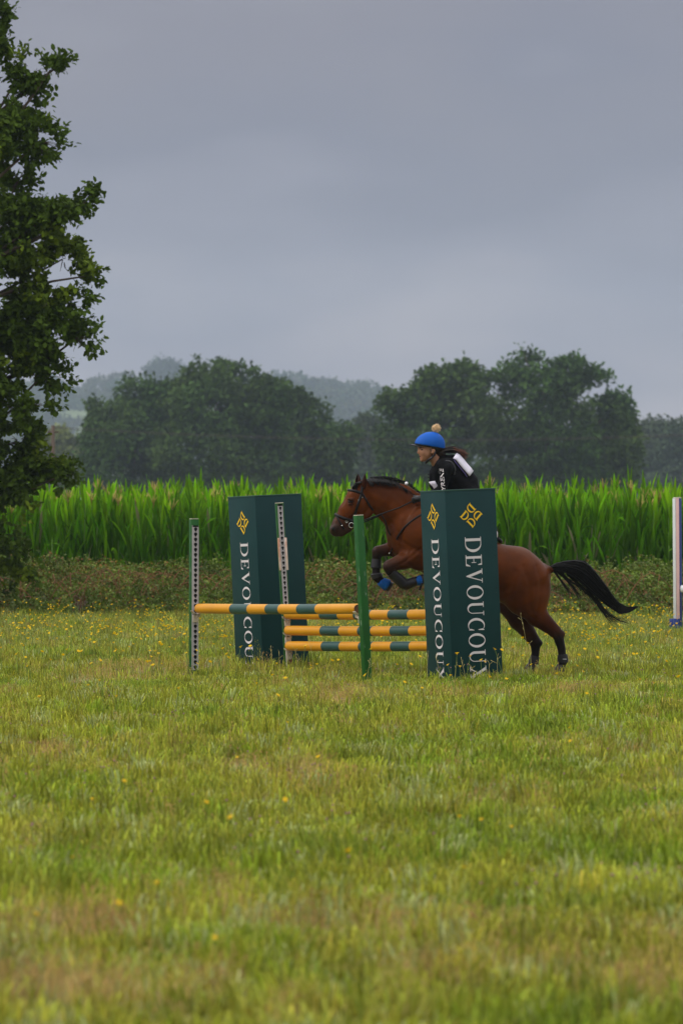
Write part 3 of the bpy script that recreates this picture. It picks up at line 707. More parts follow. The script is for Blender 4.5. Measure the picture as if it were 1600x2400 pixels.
# tall seeding stems by the wings
mb = MB(); m_str = mat('straw_stem', lin(182, 168, 105), .8)
for (px, py, h) in ((1238, 1585, .62), (1275, 1580, .3), (1000, 1598, .28), (985, 1600, .24), (1030, 1600, .26), (1065, 1602, .2), (1090, 1602, .22), (1165, 1600, .25), (620, 1590, .24), (640, 1590, .3), (655, 1588, .26), (700, 1590, .3), (690, 1592, .22), (735, 1585, .38), (860, 1605, .22), (1110, 1604, .17), (1145, 1602, .2), (1245, 1588, .34)):
    Y = GY(py); X = (px-800)/F*Y; ln = r.normal()*.12
    p = [np.array([X+ln*h*t*t, Y, h*t]) for t in np.linspace(0, 1, 5)]; mb.tube(p, [.0018, .0016, .0014, .0012, .001], 4)
    for j in range(4):
        q_ = p[3]+(p[4]-p[3])*j/3; e = np.array([r.normal()*.02, r.normal()*.02, .022+.015*r.random()]); mb.tube([q_, q_+e], [.001, .002], 4)
tag(mb.build('seeding_grass_stems', m_str, None), 'tall pale seeding grass stems around the jump wings', 'grass stems', kind='stuff')
# ------------------------------------------------------------------ jump wings (lettered pillars)
m_paint = mat('dark_green_paint', lin(14, 52, 54), .5, noise=(2.5, .1), spec=.2, bump=(9, .12, .01), wear=(lin(88, 96, 90), 30, .72))
m_lid = mat('dark_green_lid', lin(36, 72, 62), .5, noise=(3, .15))
m_white = mat('white_lettering', lin(214, 206, 210), .6, noise=(6, .06)); m_gold = mat('golden_emblem', lin(238, 190, 22), .55, noise=(6, .08))
m_screw = mat('dark_screw', lin(20, 22, 24), .5, metal=.4)
def rect(x0, y0, x1, y1): return [([(x0, y0), (x1, y0), (x1, y1), (x0, y1)], [(0, 1, 2, 3)])]
def poly(*p): return [(list(p), [tuple(range(len(p)))])]
def ring(cx, cy, rx, ry, ix, iy, irx, iry, a0, a1, n=28):
    v = []; f = []
    for i in range(n+1):
        t = R(a0+(a1-a0)*i/n); v += [(cx+rx*math.cos(t), cy+ry*math.sin(t)), (ix+irx*math.cos(t), iy+iry*math.sin(t))]
    for i in range(n): f.append((2*i, 2*i+2, 2*i+3, 2*i+1))
    return [(v, f)]
GL = {
 'D': (.96, rect(.09, .03, .26, .97)+rect(0, 0, .45, .04)+rect(0, .96, .45, 1)+ring(.44, .5, .50, .5, .44, .5, .33, .455, -90, 90)),
 'E': (.72, rect(.09, .03, .24, .97)+rect(0, 0, .68, .04)+rect(0, .96, .64, 1)+rect(.24, .48, .48, .52)+rect(.46, .36, .50, .64)+poly((.60, .76), (.64, .76), (.64, 1), (.52, .97))+poly((.54, .03), (.68, 0), (.72, .27), (.68, .27))),
 'V': (.88, poly((.08, .97), (.25, .97), (.52, .2), (.45, 0), (.43, 0))+poly((.43, 0), (.48, 0), (.78, .97), (.72, .97))+rect(0, .96, .35, 1)+rect(.60, .96, .88, 1)),
 'O': (.88, ring(.44, .5, .44, .52, .44, .5, .29, .48, 0, 360, 48)),
 'U': (.86, rect(.09, .32, .24, .97)+rect(0, .96, .34, 1)+rect(.68, .32, .725, .97)+rect(.58, .96, .84, 1)+ring(.407, .32, .317, .34, .46, .32, .222, .27, 180, 360)),
 'C': (.80, ring(.44, .5, .44, .52, .50, .5, .35, .47, 48, 312, 44)+poly((.70, .62), (.74, .62), (.76, .98), (.72, .98), (.66, .86))+poly((.70, .05), (.74, .02), (.76, .36), (.73, .36), (.66, .16))),
 'X': (.88, poly((.07, .97), (.26, .97), (.82, .03), (.63, .03))+poly((.66, .97), (.71, .97), (.20, .03), (.14, .03))+rect(0, .96, .36, 1)+rect(.54, .96, .84, 1)+rect(0, 0, .32, .04)+rect(.50, 0, .88, .04)),
}
def put_glyph(mb, g, fn, k0=0):
    for i, (v, f) in enumerate(g):
        pts = [fn(x, y, .0022+.0004*((i+k0) % 9)) for x, y in v]; mb.add(pts, f)
def pillar(name, corner, ang, lean, w, z0, H, label, faces, group):
    """corner: world xy of the near vertical edge; ang: right face turned away by ang"""
    c = np.array([corner[0], corner[1], z0]); t = thing(name, (corner[0], corner[1], 0), label, 'jump wing', group)
    rv = np.array([math.cos(R(ang)), math.sin(R(ang)), 0]); lv = np.array([-math.sin(R(ang)), math.cos(R(ang)), 0])
    Ml = np.array(Matrix.Rotation(R(-lean), 3, 'Y'))      # top moves towards -x
    T = lambda p: c+Ml@np.asarray(p, float)
    cen = rv*w/2+lv*w/2+np.array([0, 0, H/2]); ax = np.array([Ml@rv, Ml@lv, Ml@np.array([0, 0, 1.])])
    mb = MB(); mb.box(T(cen), (w, w, H), ax, bev=.004); smooth_angle(mb.build('panel_box', m_paint, t))
    mb = MB(); mb.box(T(cen*[1, 1, 0]+np.array([0, 0, H+.006])), (w+.008, w+.008, .014), ax, bev=.003); smooth_angle(mb.build('lid', m_lid, t))
    nr = np.cross(rv, (0, 0, 1)); nl = -rv
    def face_fn(which):
        if which == 'r': return lambda u, z, o: T(rv*u+nr*o+np.array([0, 0, z]))         # u from near edge to the right
        return lambda u, z, o: T(lv*(w-u)+nl*o+np.array([0, 0, z]))                       # u from the far-left edge to the near edge
    for which, base_u, size, ztop, length, lu, lz, ls in faces:
        ff = face_fn(which)
        word = 'DEVOUCOUX'; tot = sum(GL[ch][0] for ch in word)+.14*(len(word)-1); sx = length/tot; pos = 0; mb = MB()
        for ch in word:
            wd, g = GL[ch]
            # text reads downwards: glyph x -> down, glyph y (up) -> +u
            put_glyph(mb, g, lambda x, y, o, pos=pos: ff(base_u+y*size, ztop-(pos+x)*sx, o)); pos += wd+.14
        mb.build('lettering', m_white, t, smooth=False)
        mb = MB()
        for k, (ox, oz, rot) in enumerate(((0, 1, -135), (1, 0, 135), (0, -1, 45), (-1, 0, -45))):
            cr, sr = math.cos(R(rot)), math.sin(R(rot)); q_ = .094*ls
            def fn(x, y, o, ox=ox, oz=oz, cr=cr, sr=sr):
                gx, gy = (x-.42)*q_*.95, (y-.5)*q_; return ff(lu+ox*.071*ls+gx*cr-gy*sr, lz+oz*.071*ls+gx*sr+gy*cr, o)
            g = [(ring(.40, .5, .46, .5, .36, .5, .32, .41, -90, 90))[0]]+rect(.08, .03, .29, .97)+rect(0, 0, .40, .06)+rect(0, .94, .40, 1)
            put_glyph(mb, g, fn, k)
        mb.build('emblem', m_gold, t, smooth=False)
    mb = MB()
    for which in 'rl':
        ff = face_fn(which)
        for u in (.035, w-.035):
            for z in np.arange(.25, H, .33):
                n_ = 8; p0 = ff(u, z, .0015); mb.add([ff(u+.005*math.cos(2*math.pi*j/n_), z+.005*math.sin(2*math.pi*j/n_), .0018) for j in range(n_)], [tuple(range(n_))])
    mb.build('screws', m_screw, t, smooth=False)
    return T, rv, lv, nr, nl
GW = 'lettered pillar wings of the jump'
cr_ = P(1059.5, HZ, 60.0)
pillar('jump_wing', (cr_[0], 60.0), 25, 2.35, .575, -.03, 1.918, 'dark green lettered pillar hiding the middle of the horse and rider',
       [('r', .205, .182, 1.44, 1.465, .2875, 1.66, 1.0), ('l', .225, .165, 1.435, 1.46, .2875, 1.665, 1.05)], GW)
cl_ = P(616.5, HZ, 63.9)
pillar('jump_wing', (cl_[0], 63.9), 31, 2.7, .585, -.045, 1.893, 'dark green lettered pillar standing behind the pole ends and the keyhole rail',
       [('l', .225, .165, 1.40, 1.43, .30, 1.615, 1.0)], GW)

# ------------------------------------------------------------------ jump standards with keyhole rails
m_green = mat('green_post_paint', lin(3, 78, 8), .55, noise=(3, .2), wear=(lin(120, 138, 118), 22, .60), bump=(12, .3, .004))
m_gtop = mat('worn_post_top', lin(196, 186, 168), .8, noise=(12, .2))
m_rail = mat('painted_metal_rail', lin(172, 166, 170), .45, noise=(5, .08), wear=(lin(140, 92, 66), 14, .64), metal=.1)
m_cup = mat('worn_jump_cup', lin(206, 192, 178), .5, noise=(10, .15), wear=(lin(140, 80, 50), 25, .55), metal=.2)
m_hole_shade = mat('painted_hole_shade', lin(10, 12, 12), .9)  # near-black colour standing in for the shade inside openings
m_plate = mat('pink_white_board', lin(222, 202, 192), .7, noise=(6, .08), wear=(lin(196, 140, 116), 6, .52))
FA = nrm([.47, -.883, 0])       # along the fence, towards the near right end
def keyhole_rail(mb, fn, z0, z1, w, step, hw=.5):
    """fn(u,z,o)->world. tessellated plate with real keyhole openings"""
    z = z0
    while z+step <= z1+1e-6:
        cz = z+step*.62; rr = w*.26; sw = w*.11; hole = []
        for j in range(13):
            a = R(-58+(296)*j/12); hole.append((rr*math.cos(a), cz+rr*math.sin(a)))
        hole += [(-sw, cz-rr*.9), (-sw, z+step*.13), (sw, z+step*.13), (sw, cz-rr*.9)]
        outer = [(-w/2, z), (w/2, z), (w/2, z+step), (-w/2, z+step)]
        P3 = [[Vector((a, b, 0)) for a, b in outer], [Vector((a, b, 0)) for a, b in hole]]
        tri = geometry.tessellate_polygon(P3); al = outer+hole
        mb.add([fn(a, b, .016) for a, b in al], [tuple(t) for t in tri]); z += step
    for s in (-1, 1):
        mb.add([fn(s*w/2, z0, .016), fn(s*w/2, z1, .016), fn(s*w/2, z1, .0), fn(s*w/2, z0, .0)], [(0, 1, 2, 3)])
    mb.add([fn(-w/2, z1, .016), fn(w/2, z1, .016), fn(w/2, z1, 0), fn(-w/2, z1, 0)], [(0, 1, 2, 3)])
def standard(px, Y, lean, top_z, w, facing, label, rail=None, cups=(), group='posts of the jump', mats=(None, None), yaw=None, cat='jump post', base=True):
    """facing: +1 the rail looks towards the near right end, -1 the other way"""
    x = P(px, HZ, Y)[0]; t = thing('jump_post', (x, Y, 0), label, cat, group)
    fd = FA*facing if yaw is None else np.array([math.sin(R(yaw)), -math.cos(R(yaw)), 0]); sd_ = np.cross((0, 0, 1), fd)
    Ml = np.array(Matrix.Rotation(R(-lean), 3, 'Y')); o0 = np.array([x, Y, 0.]); T = lambda p: o0+Ml@np.asarray(p, float)
    ax = np.array([Ml@sd_, Ml@fd, Ml@np.array([0, 0, 1.])])
    mb = MB(); mb.box(T((0, 0, top_z/2-.05)), (w, w, top_z+.1), ax, bev=.004); smooth_angle(mb.build('post', mats[0] or m_green, t))
    mb = MB(); mb.box(T((0, 0, top_z+.004)), (w-.004, w-.004, .007), ax, bev=.002); mb.build('post_top', m_gtop, t)
    fn = lambda u, z, o: T(sd_*u+fd*(w/2+.001+o)+np.array([0, 0, z]))
    if rail:
        z0, z1, rw = rail; mb = MB(); keyhole_rail(mb, fn, z0, z1, rw, .0535); mb.build('keyhole_rail', mats[1] or m_rail, t, smooth=False)
        mb = MB(); mb.add([fn(-rw*.47, z0, .001), fn(rw*.47, z0, .001), fn(rw*.47, z1-.004, .001), fn(-rw*.47, z1-.004, .001)], [(0, 1, 2, 3)]); mb.build('rail_shade_sheet', m_hole_shade, t, smooth=False)  # flat dark sheet paints the shade seen through the keyholes
    for (zc, pr) in cups:      # zc: pole centre height above ground at the post
        mb = MB(); mb.box(fn(0, zc-pr-.055, .022), (.062, .012, .075), ax, bev=.002)
        n_ = 12; V = []; 
        for j in range(n_+1):
            a = R(200+140*j/n_)
            for rr in (pr+.003, pr+.009):
                for o in (.022, .085): V.append(fn(rr*math.cos(a), zc+rr*math.sin(a), o))
        f = []
        for j in range(n_):
            b = 4*j; f += [(b, b+1, b+5, b+4), (b+2, b+6, b+7, b+3), (b, b+4, b+6, b+2), (b+1, b+3, b+7, b+5)]
        f += [(0, 2, 3, 1), (4*n_, 4*n_+1, 4*n_+3, 4*n_+2)]
        mb.add(V, f)
        mb.add([fn(-.03, zc-pr*.3, .086), fn(-.03, zc-pr-.03, .086), fn(0, zc-pr-.055, .024), fn(0.03, zc-pr-.03, .086), fn(.03, zc-pr*.3, .086)], [(0, 1, 2), (2, 3, 4)])
        smooth_angle(mb.build('jump_cup', m_cup, t))
    return t, T, fn
YL, YR = 61.7, 58.5
zp = lambda py, Y: EYE-(py-HZ)/F*Y
PRD = .052
tL, _, fnL = standard(454, YL+.03, -.15, zp(1217, YL), .083, 1, 'green post with white keyhole rail holding the left end of the front pole', (.02, zp(1231, YL), .070), [(zp(1426.2, YL), PRD)], yaw=19)
standard(860.5, 58.42, 3.1, zp(1208, 58.42), .078, -1, 'plain green leaning post at the bare end of the front pole', (.02, 1.5, .05), [(zp(1426.8, 58.5), PRD)])
tB, TB, fnB = standard(677, 63.35, 3.35, zp(1179, 63.35), .085, 1, 'leaning post with keyhole rail and pale board before the left pillar', (.30, zp(1180, 63.35), .055),
    [(zp(1440, 63.3), PRD), (zp(1477.6, 63.3), PRD), (zp(1514, 63.3), PRD)], yaw=9)
FB = np.array([math.sin(R(9)), -math.cos(R(9)), 0])
mb = MB()
for s in (-1, 1):
    za, zb = zp(1336, 63.3), zp(1260, 63.3); sd_ = np.cross((0, 0, 1), FA)
    p0, p1 = fnB(s*.037, za, .012), fnB(s*.037, zb, .012); up = nrm(p1-p0); ax = np.array([nrm(np.cross(FB, up))*-1, FB, up]); mb.box((p0+p1)/2, (.024, .02, np.linalg.norm(p1-p0)), ax, bev=.003)
mb.build('side_board', m_plate, tB)
mb = MB(); p0, p1 = fnB(0, -.05, .012), fnB(0, .33, .012); up = nrm(p1-p0); mb.box((p0+p1)/2, (.066, .022, .38), np.array([nrm(np.cross(up, FB))*-1, FB, up]), bev=.003); mb.build('lower_board', mat('flaking_white_board', lin(205, 192, 186), .8, wear=(lin(110, 70, 50), 9, .52)), tB)
standard(1041, 61.05, 2.2, 1.6, .08, -1, 'green post behind the near lettered pillar holding the right pole ends', (.15, 1.55, .055), [(.60, PRD)])
# posts of another jump cut by the right edge
m_blue = mat('blue_post_paint', lin(14, 40, 122), .5, noise=(3, .15), wear=(lin(110, 128, 170), 20, .64)); m_pk = mat('faded_pink_board', lin(206, 168, 168), .75, noise=(4, .1), wear=(lin(196, 188, 206), 3.5, .56)); m_wh = mat('white_board', lin(214, 216, 218), .6, noise=(4, .08), wear=(lin(130, 120, 110), 26, .68))
Yb = 83.0; xb = P(1588, HZ, Yb)[0]; t = thing('jump_post', (xb, Yb, 0), 'white, pink and blue post of another jump at the right edge', 'jump post', 'posts of another jump')
zt = zp(1168, Yb); an = R(-24); fv = np.array([math.sin(an), -math.cos(an), 0]); sv = np.array([math.cos(an), math.sin(an), 0])
Ml = np.array(Matrix.Rotation(R(-.4), 3, 'Y')); O_ = np.array([xb, Yb, 0.]); TT = lambda p: O_+Ml@np.asarray(p, float); axb = np.array([Ml@sv, Ml@fv*-1, Ml@np.array([0, 0, 1.])])
mb = MB(); mb.box(TT((0, 0, zt/2)), (.095, .095, zt), axb, bev=.005); smooth_angle(mb.build('post', m_blue, t))
mb = MB(); mb.box(TT(sv*.022+fv*.053+np.array([0, 0, zt/2+.1])), (.045, .012, zt-.2), axb, bev=.002); smooth_angle(mb.build('front_board', m_pk, t))
mb = MB(); mb.box(TT(-sv*.026+fv*.055+np.array([0, 0, zt/2+.1])), (.044, .018, zt-.2), axb, bev=.004); smooth_angle(mb.build('side_board', m_wh, t))
mb = MB(); mb.box(TT((0, 0, zt+.008)), (.09, .09, .014), axb, bev=.004); mb.build('post_top', m_gtop, t)
mb = MB(); mb.box(TT(-sv*.03+fv*.05+np.array([0, 0, .1])), (.14, .09, .2), axb, bev=.01); smooth_angle(mb.build('foot', m_blue, t))
t = thing('jump_pole', (xb+.9, Yb+.5, 0), 'blue and white pole of the other jump just inside the right edge', 'jump pole')
mb = MB(); a = O_+sv*.07+fv*.06+(0, 0, .62); b = a+sv*3+fv*-.3
for k in range(6): mb.tube([a+(b-a)*k/6, a+(b-a)*(k+1)/6], .05, 16, k % 2)
mb.build('pole', [m_wh, m_blue], t)

# ------------------------------------------------------------------ striped poles
m_py = mat('yellow_pole_paint', lin(208, 142, 4), .45, noise=(3, .1), spec=.45, wear=(lin(150, 120, 60), 26, .73)); m_pg = mat('dark_green_pole_paint', lin(38, 74, 70), .45, noise=(4, .12), spec=.45, wear=(lin(110, 120, 112), 24, .72)); m_wood = mat('pole_end_wood', lin(92, 62, 40), .9, noise=(30, .4))
def pole(pa, pb, fr, label, group):
    t = thing('jump_pole', ((pa[0]+pb[0])/2, (pa[1]+pb[1])/2, 0), label, 'jump pole', group); mb = MB()
    n = 26; pa = np.asarray(pa); pb = np.asarray(pb); d = nrm(pb-pa); s_ = nrm(np.cross(d, (0, 0, 1))); u = np.cross(s_, d)
    rr = np.random.default_rng(int(abs(pa[2])*1e4)); ringi = []
    def rg(f, r_):
        c = pa+(pb-pa)*f; c = c+u*(-.006*math.sin(math.pi*f)); return [c+r_*(math.cos(2*math.pi*j/n)*s_+math.sin(2*math.pi*j/n)*u) for j in range(n)]
    L_ = np.linalg.norm(pb-pa)
    stops = [(-.0, PRD*.72, None), (.014/L_, PRD*.97, 0)]
    for i in range(len(fr)-1):
        ns = 5
        for k in range(1, ns+1):
            f = fr[i]+(fr[i+1]-fr[i])*k/ns
            if f > .014/L_ and f < 1-.014/L_: stops.append((f, PRD, i % 2))
    stops += [(1-.014/L_, PRD*.99, 0), (1, PRD*.82, 0)]
    V = []; Fq = []; M = []
    for (f, r_, c) in stops: V += rg(f, r_)
    for i in range(len(stops)-1):
        for j in range(n): Fq.append((i*n+j, i*n+(j+1) % n, (i+1)*n+(j+1) % n, (i+1)*n+j)); M.append(stops[i+1][2])
    mb.add(V, Fq); mb.m = M
    smooth_angle(mb.build('striped_pole', [m_py, m_pg], t), 50)
    mb = MB(); mb.add(rg(1.0005, PRD*.80)+rg(-.0005, PRD*.7), [tuple(range(n)), tuple(range(n, 2*n))[::-1]]); mb.build('cut_end', m_wood, t, smooth=False)
def fracs(pa, pb, pxs):   # positions of the painted bands along the pole
    out = [0]
    for px in pxs:
        k = (px-800)/F; f = (k*pa[1]-pa[0])/((pb[0]-pa[0])-k*(pb[1]-pa[1])); out.append(min(max(f, 0), 1))
    return out+[1]
GP = 'yellow and dark green jump poles'
pa, pb = P(464.5, 1426.2, YL-.08), P(838, 1426.8, 58.62)
pole(pa, pb, fracs(pa, pb, [k_+9.5 for k_ in (537.3, 578.4, 620.4, 650.9, 694.3, 737.7)]), 'front pole with three dark green bands and a bare wood right end', GP)
YBL, YBR = 63.25, 61.12
for pyl, pyr, pxs, x0, lab in ((1440, 1439.6, (746.5, 788.7, 826, 865, 906.6, 952.7), 663, 'top one of the three stacked poles between the lettered pillars'),
                               (1477.6, 1478.1, (748, 791.7, 836, 867, 911.6, 955.6), 664, 'middle one of the three stacked poles between the lettered pillars'),
                               (1514, 1514.2, (751, 793, 838, 868, 913, 957), 666, 'bottom one of the three stacked poles, nearest the grass')):
    pa, pb = P(x0+8.5, pyl, YBL), P(1033, pyr, YBR); pole(pa, pb, fracs(pa, pb, [k_+9 for k_ in pxs]), lab, GP)

# ------------------------------------------------------------------ horse
def HP(px, py, t=0.0, base=62.0):
    """point of the horse seen at (px,py); t = metres to the near side of its middle plane"""
    Y = base-(1300-px)*.0012-t; return P(px, py, Y)
S = 62/F     # metres per photo pixel
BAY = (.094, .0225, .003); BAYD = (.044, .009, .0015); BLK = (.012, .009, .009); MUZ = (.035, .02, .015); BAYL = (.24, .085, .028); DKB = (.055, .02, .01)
def h(a, b, ra, rb, ky=1.0, col=BAY, k=None, ta=0.0, tb=None):
    tb = ta if tb is None else tb; return (HP(a[0], a[1], ta), HP(b[0], b[1], tb), ra*S, rb*S, ky, col, k)
HB = [
 h((985, 1248), (1065, 1292), 80, 80, 1.22, BAY, .06), h((1065, 1292), (1135, 1330), 78, 64, 1.2, BAY, .06), h((1135, 1330), (1203, 1350), 60, 64, 1.15, BAY, .06),
 h((1203, 1350), (1243, 1374), 64, 46, 1.15, BAY, .10), h((1215, 1335), (1262, 1345), 47, 27, 1.3, BAY, .05),
 h((975, 1222), (930, 1185), 62, 49, 1.75, BAY, .06), h((930, 1183), (888, 1166), 49, 38, 1.9, BAY, .05), h((888, 1164), (862, 1150), 38, 25, 1.7, BAY, .04), h((962, 1262), (975, 1290), 40, 36, 1.0, BAY, .06),
 h((985, 1172), (1010, 1178), 16, 16, 1.5, BAYD, .04),
 # head
 h((853, 1146), (832, 1163), 21, 19, 1.35, BAY, .02), h((832, 1168), (812, 1197), 21, 18, 1.45, BAY, .02), h((812, 1197), (794, 1228), 18, 15, 1.5, BAY, .02),
 h((852, 1192), (842, 1182), 25, 30, 1.75, BAY, .02), h((848, 1202), (815, 1234), 17, 13, 1.7, BAYD, .02), h((794, 1228), (788, 1242), 16, 16, 1.35, MUZ, .015), h((799, 1249), (812, 1240), 9, 10, 1.1, MUZ, .015),
 h((817, 1170.5), (825, 1171), 4, 4, 1.0, DKB, .012, .074), h((817, 1170.5), (825, 1171), 4, 4, 1.0, DKB, .012, -.074), h((818, 1180.5), (824, 1181), 3, 3, 1.0, DKB, .012, .074), h((818, 1180.5), (824, 1181), 3, 3, 1.0, DKB, .012, -.074),
 h((782, 1240), (786, 1236), 8, 8, 1.0, MUZ, .01, .035), h((782, 1240), (786, 1236), 8, 8, 1.0, MUZ, .01, -.035),
 # near foreleg
 h((988, 1262), (985, 1300), 46, 38, 1.3, BAY, .05, .14), h((980, 1300), (945, 1315), 27, 20, 1.0, BAY, .03, .15), h((945, 1315), (912, 1326), 19, 14, 1.0, DKB, .02, .15), h((911, 1329), (914, 1338), 14.5, 12, 1.0, BLK, .015, .15),
 h((916, 1340), (946, 1368), 10, 9.5, 1.0, BLK, .012, .15), h((950, 1370), (955, 1369), 11.5, 11, 1.0, BLK, .01, .15), h((956, 1368), (976, 1360), 8.5, 9, 1.0, BLK, .01, .15),
 # far foreleg
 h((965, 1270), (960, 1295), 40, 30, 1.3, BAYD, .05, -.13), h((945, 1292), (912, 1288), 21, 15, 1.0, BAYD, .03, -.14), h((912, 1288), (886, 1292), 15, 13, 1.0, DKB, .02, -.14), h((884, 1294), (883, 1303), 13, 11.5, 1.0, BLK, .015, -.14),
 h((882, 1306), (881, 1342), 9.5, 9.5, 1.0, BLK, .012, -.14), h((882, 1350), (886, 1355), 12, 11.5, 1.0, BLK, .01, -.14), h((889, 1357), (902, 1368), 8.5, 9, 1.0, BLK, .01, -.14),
 # near hind
 h((1228, 1366), (1240, 1396), 58, 44, 1.3, BAY, .10, .10), h((1214, 1385), (1216, 1412), 36, 26, 1.15, BAY, .10, .13), h((1238, 1405), (1256, 1442), 41, 25, 1.05, BAY, .08, .13), h((1256, 1442), (1298, 1478), 25, 15.5, 1.05, BAYD, .03, .13),
 h((1299, 1480), (1314, 1486), 15, 9.5, 1.0, DKB, .015, .13), h((1306, 1488), (1315, 1520), 13, 9.5, 1.0, BLK, .015, .13), h((1315, 1520), (1317, 1543), 9, 9.5, 1.0, BLK, .012, .13), h((1318, 1546), (1318, 1550), 11.5, 11, 1.0, BLK, .01, .13), h((1318, 1550), (1314, 1562), 8.5, 9.5, 1.0, BLK, .01, .13),
 # far hind
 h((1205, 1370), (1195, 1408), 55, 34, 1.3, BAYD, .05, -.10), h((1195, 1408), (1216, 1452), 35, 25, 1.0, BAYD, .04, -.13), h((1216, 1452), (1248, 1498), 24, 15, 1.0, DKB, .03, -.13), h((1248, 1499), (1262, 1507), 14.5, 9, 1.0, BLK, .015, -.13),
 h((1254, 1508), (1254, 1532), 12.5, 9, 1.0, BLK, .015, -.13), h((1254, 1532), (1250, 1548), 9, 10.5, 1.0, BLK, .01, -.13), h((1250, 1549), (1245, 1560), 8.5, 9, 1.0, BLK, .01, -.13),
 # dock
 h((1268, 1334), (1290, 1336), 14, 8, 1.0, BAYD, .02),
]
hroot = thing('horse', (HP(1250, 1573)[0], 61.9, 0), 'bay horse with black mane and legs springing off its hind legs between the lettered pillars', 'horse')
hog = np.array(hroot.location[:])
def eye_cut(X, Y, Z):
    c = HP(781, 1240, .072); return (np.sqrt((X-c[0])**2+((Y-c[1])*.8)**2+((Z-c[2])*.8)**2)-.016)
V, Q, cols = sdf_mesh('body', HB, None, .0105, .04, cuts=(eye_cut,))
n1 = vnoise(V[:, 0]*1.0, V[:, 2], .12, 301)[:, None]; cols = cols*(.85+.3*n1)
# dark dapple tones of the coat
m_coat = mat('bay_coat', None, .40, attr='col', spec=.08, noise=(5, .25), bump=(7, .5, .012))
GRV = [([(968, 1190), (948, 1222), (934, 1262), (946, 1296)], .012, 6), ([(872, 1190), (900, 1210), (926, 1236), (938, 1262)], .009, 5), ([(864, 1170), (862, 1192), (850, 1214), (836, 1226)], .009, 3.5),
       ([(1178, 1392), (1194, 1372), (1206, 1340)], .014, 8), ([(1258, 1328), (1266, 1362), (1266, 1400), (1258, 1436)], .012, 6), ([(1226, 1330), (1240, 1368), (1238, 1412), (1252, 1448)], .010, 7), ([(1226, 1436), (1256, 1462), (1292, 1486)], .006, 3.5),
       ([(985, 1286), (955, 1312), (925, 1330)], .007, 4), ([(968, 1330), (950, 1316), (962, 1290)], .008, 5), ([(905, 1140), (930, 1160), (955, 1190)], .006, 8), ([(830, 1196), (816, 1212)], -.005, 2.6), ([(826, 1184), (812, 1172)], .004, 3), ([(930, 1262), (958, 1280), (990, 1296)], .009, 5),
       ([(1300, 1482), (1312, 1500), (1314, 1530)], .004, 2.2), ([(1008, 1235), (1000, 1275), (985, 1310)], .010, 7), ([(870, 1160), (905, 1180), (940, 1215)], -.007, 9), ([(1215, 1300), (1245, 1325)], -.008, 10)]
def vnormals(V, Q):
    n_ = np.cross(V[Q[:, 2]]-V[Q[:, 0]], V[Q[:, 3]]-V[Q[:, 1]]); A_ = np.zeros_like(V)
    for i_ in range(4): np.add.at(A_, Q[:, i_], n_)
    return A_/(np.linalg.norm(A_, axis=1)[:, None]+1e-12)
NV = vnormals(V, Q); vpx = 800+V[:, 0]/V[:, 1]*F; vpy = HZ-(V[:, 2]-EYE)/V[:, 1]*F; disp = np.zeros(len(V))
for pl, dep, wd in GRV:
    best = np.full(len(V), 1e9)
    for (ax0, ay0), (bx0, by0) in zip(pl[:-1], pl[1:]):
        dx, dy = bx0-ax0, by0-ay0; tt_ = np.clip(((vpx-ax0)*dx+(vpy-ay0)*dy)/(dx*dx+dy*dy), 0, 1); best = np.minimum(best, np.hypot(vpx-ax0-tt_*dx, vpy-ay0-tt_*dy))
    disp -= dep*np.exp(-(best/wd)**2)*np.clip(np.abs(NV[:, 1]), 0, 1)**.5
V = V+NV*disp[:, None]
body = obj('body', np_mesh('body', V-hog, Q, m_coat, cols), hroot)
def surf(px, py, prims, base=62.0, off=.004, far=False, t0=None):
    ys = np.linspace(base-.8, base+.9, 340); pts = np.array([P(px, py, y) for y in ys]); d = field(pts, prims, .04); ins = np.where(d < 0)[0]
    if not len(ins):
        j = int(np.argmin(d)); return pts[j]
    j = ins[-1] if far else ins[0]; p = pts[j].copy(); p[1] += off if far else -off; return p
m_leather = mat('black_leather', lin(20, 17, 18), .5, spec=.25, noise=(8, .2)); m_metal = mat('steel_bit', lin(200, 198, 192), .25, metal=.9)
def strap(mb, pxs, w=.011, off=.004, far=False, prims=HB, dens=5, flat=.45):
    q_ = []
    for i in range(len(pxs)-1):
        for k in range(dens): f = k/dens; q_.append((pxs[i][0]*(1-f)+pxs[i+1][0]*f, pxs[i][1]*(1-f)+pxs[i+1][1]*f))
    q_.append(pxs[-1]); pts = [surf(a, b, prims, off=off, far=far) for a, b in q_]; pts = np.array(pts)
    for _ in range(2): pts[1:-1] = (pts[:-2]+2*pts[1:-1]+pts[2:])/4
    mb.tube(pts, w, 8, 0, flat=1.0)
mb = MB()
for far in (False, True):
    strap(mb, [(816, 1149), (828, 1150), (843, 1154), (848, 1158)], .015, far=far)                     # browband
    strap(mb, [(852, 1130), (848, 1145), (846, 1160), (842, 1172), (836, 1190), (828, 1213), (822, 1222)], .014, far=far)   # cheekpiece
    strap(mb, [(786, 1206), (796, 1211), (808, 1216), (824, 1221), (832, 1224)], .016, far=far)          # noseband
    strap(mb, [(787, 1208), (793, 1218), (800, 1231), (806, 1240)], .010, far=far)                      # flash strap
    strap(mb, [(849, 1158), (858, 1172), (868, 1188), (874, 1196)], .011, far=far)                    # throat lash
strap(mb, [(853, 1128), (858, 1128)], .016)
mb.build('bridle', m_leather, hroot)
mb = MB()   # bit ring and buckles
def ringt(mb, c, r_, th, n=18, tilt=.15):
    p = [c+np.array([r_*math.cos(2*math.pi*j/n), tilt*r_*math.cos(2*math.pi*j/n), r_*math.sin(2*math.pi*j/n)]) for j in range(n+1)]; mb.tube(p, th, 6, 0, caps=False, up=(0, 1, 0))
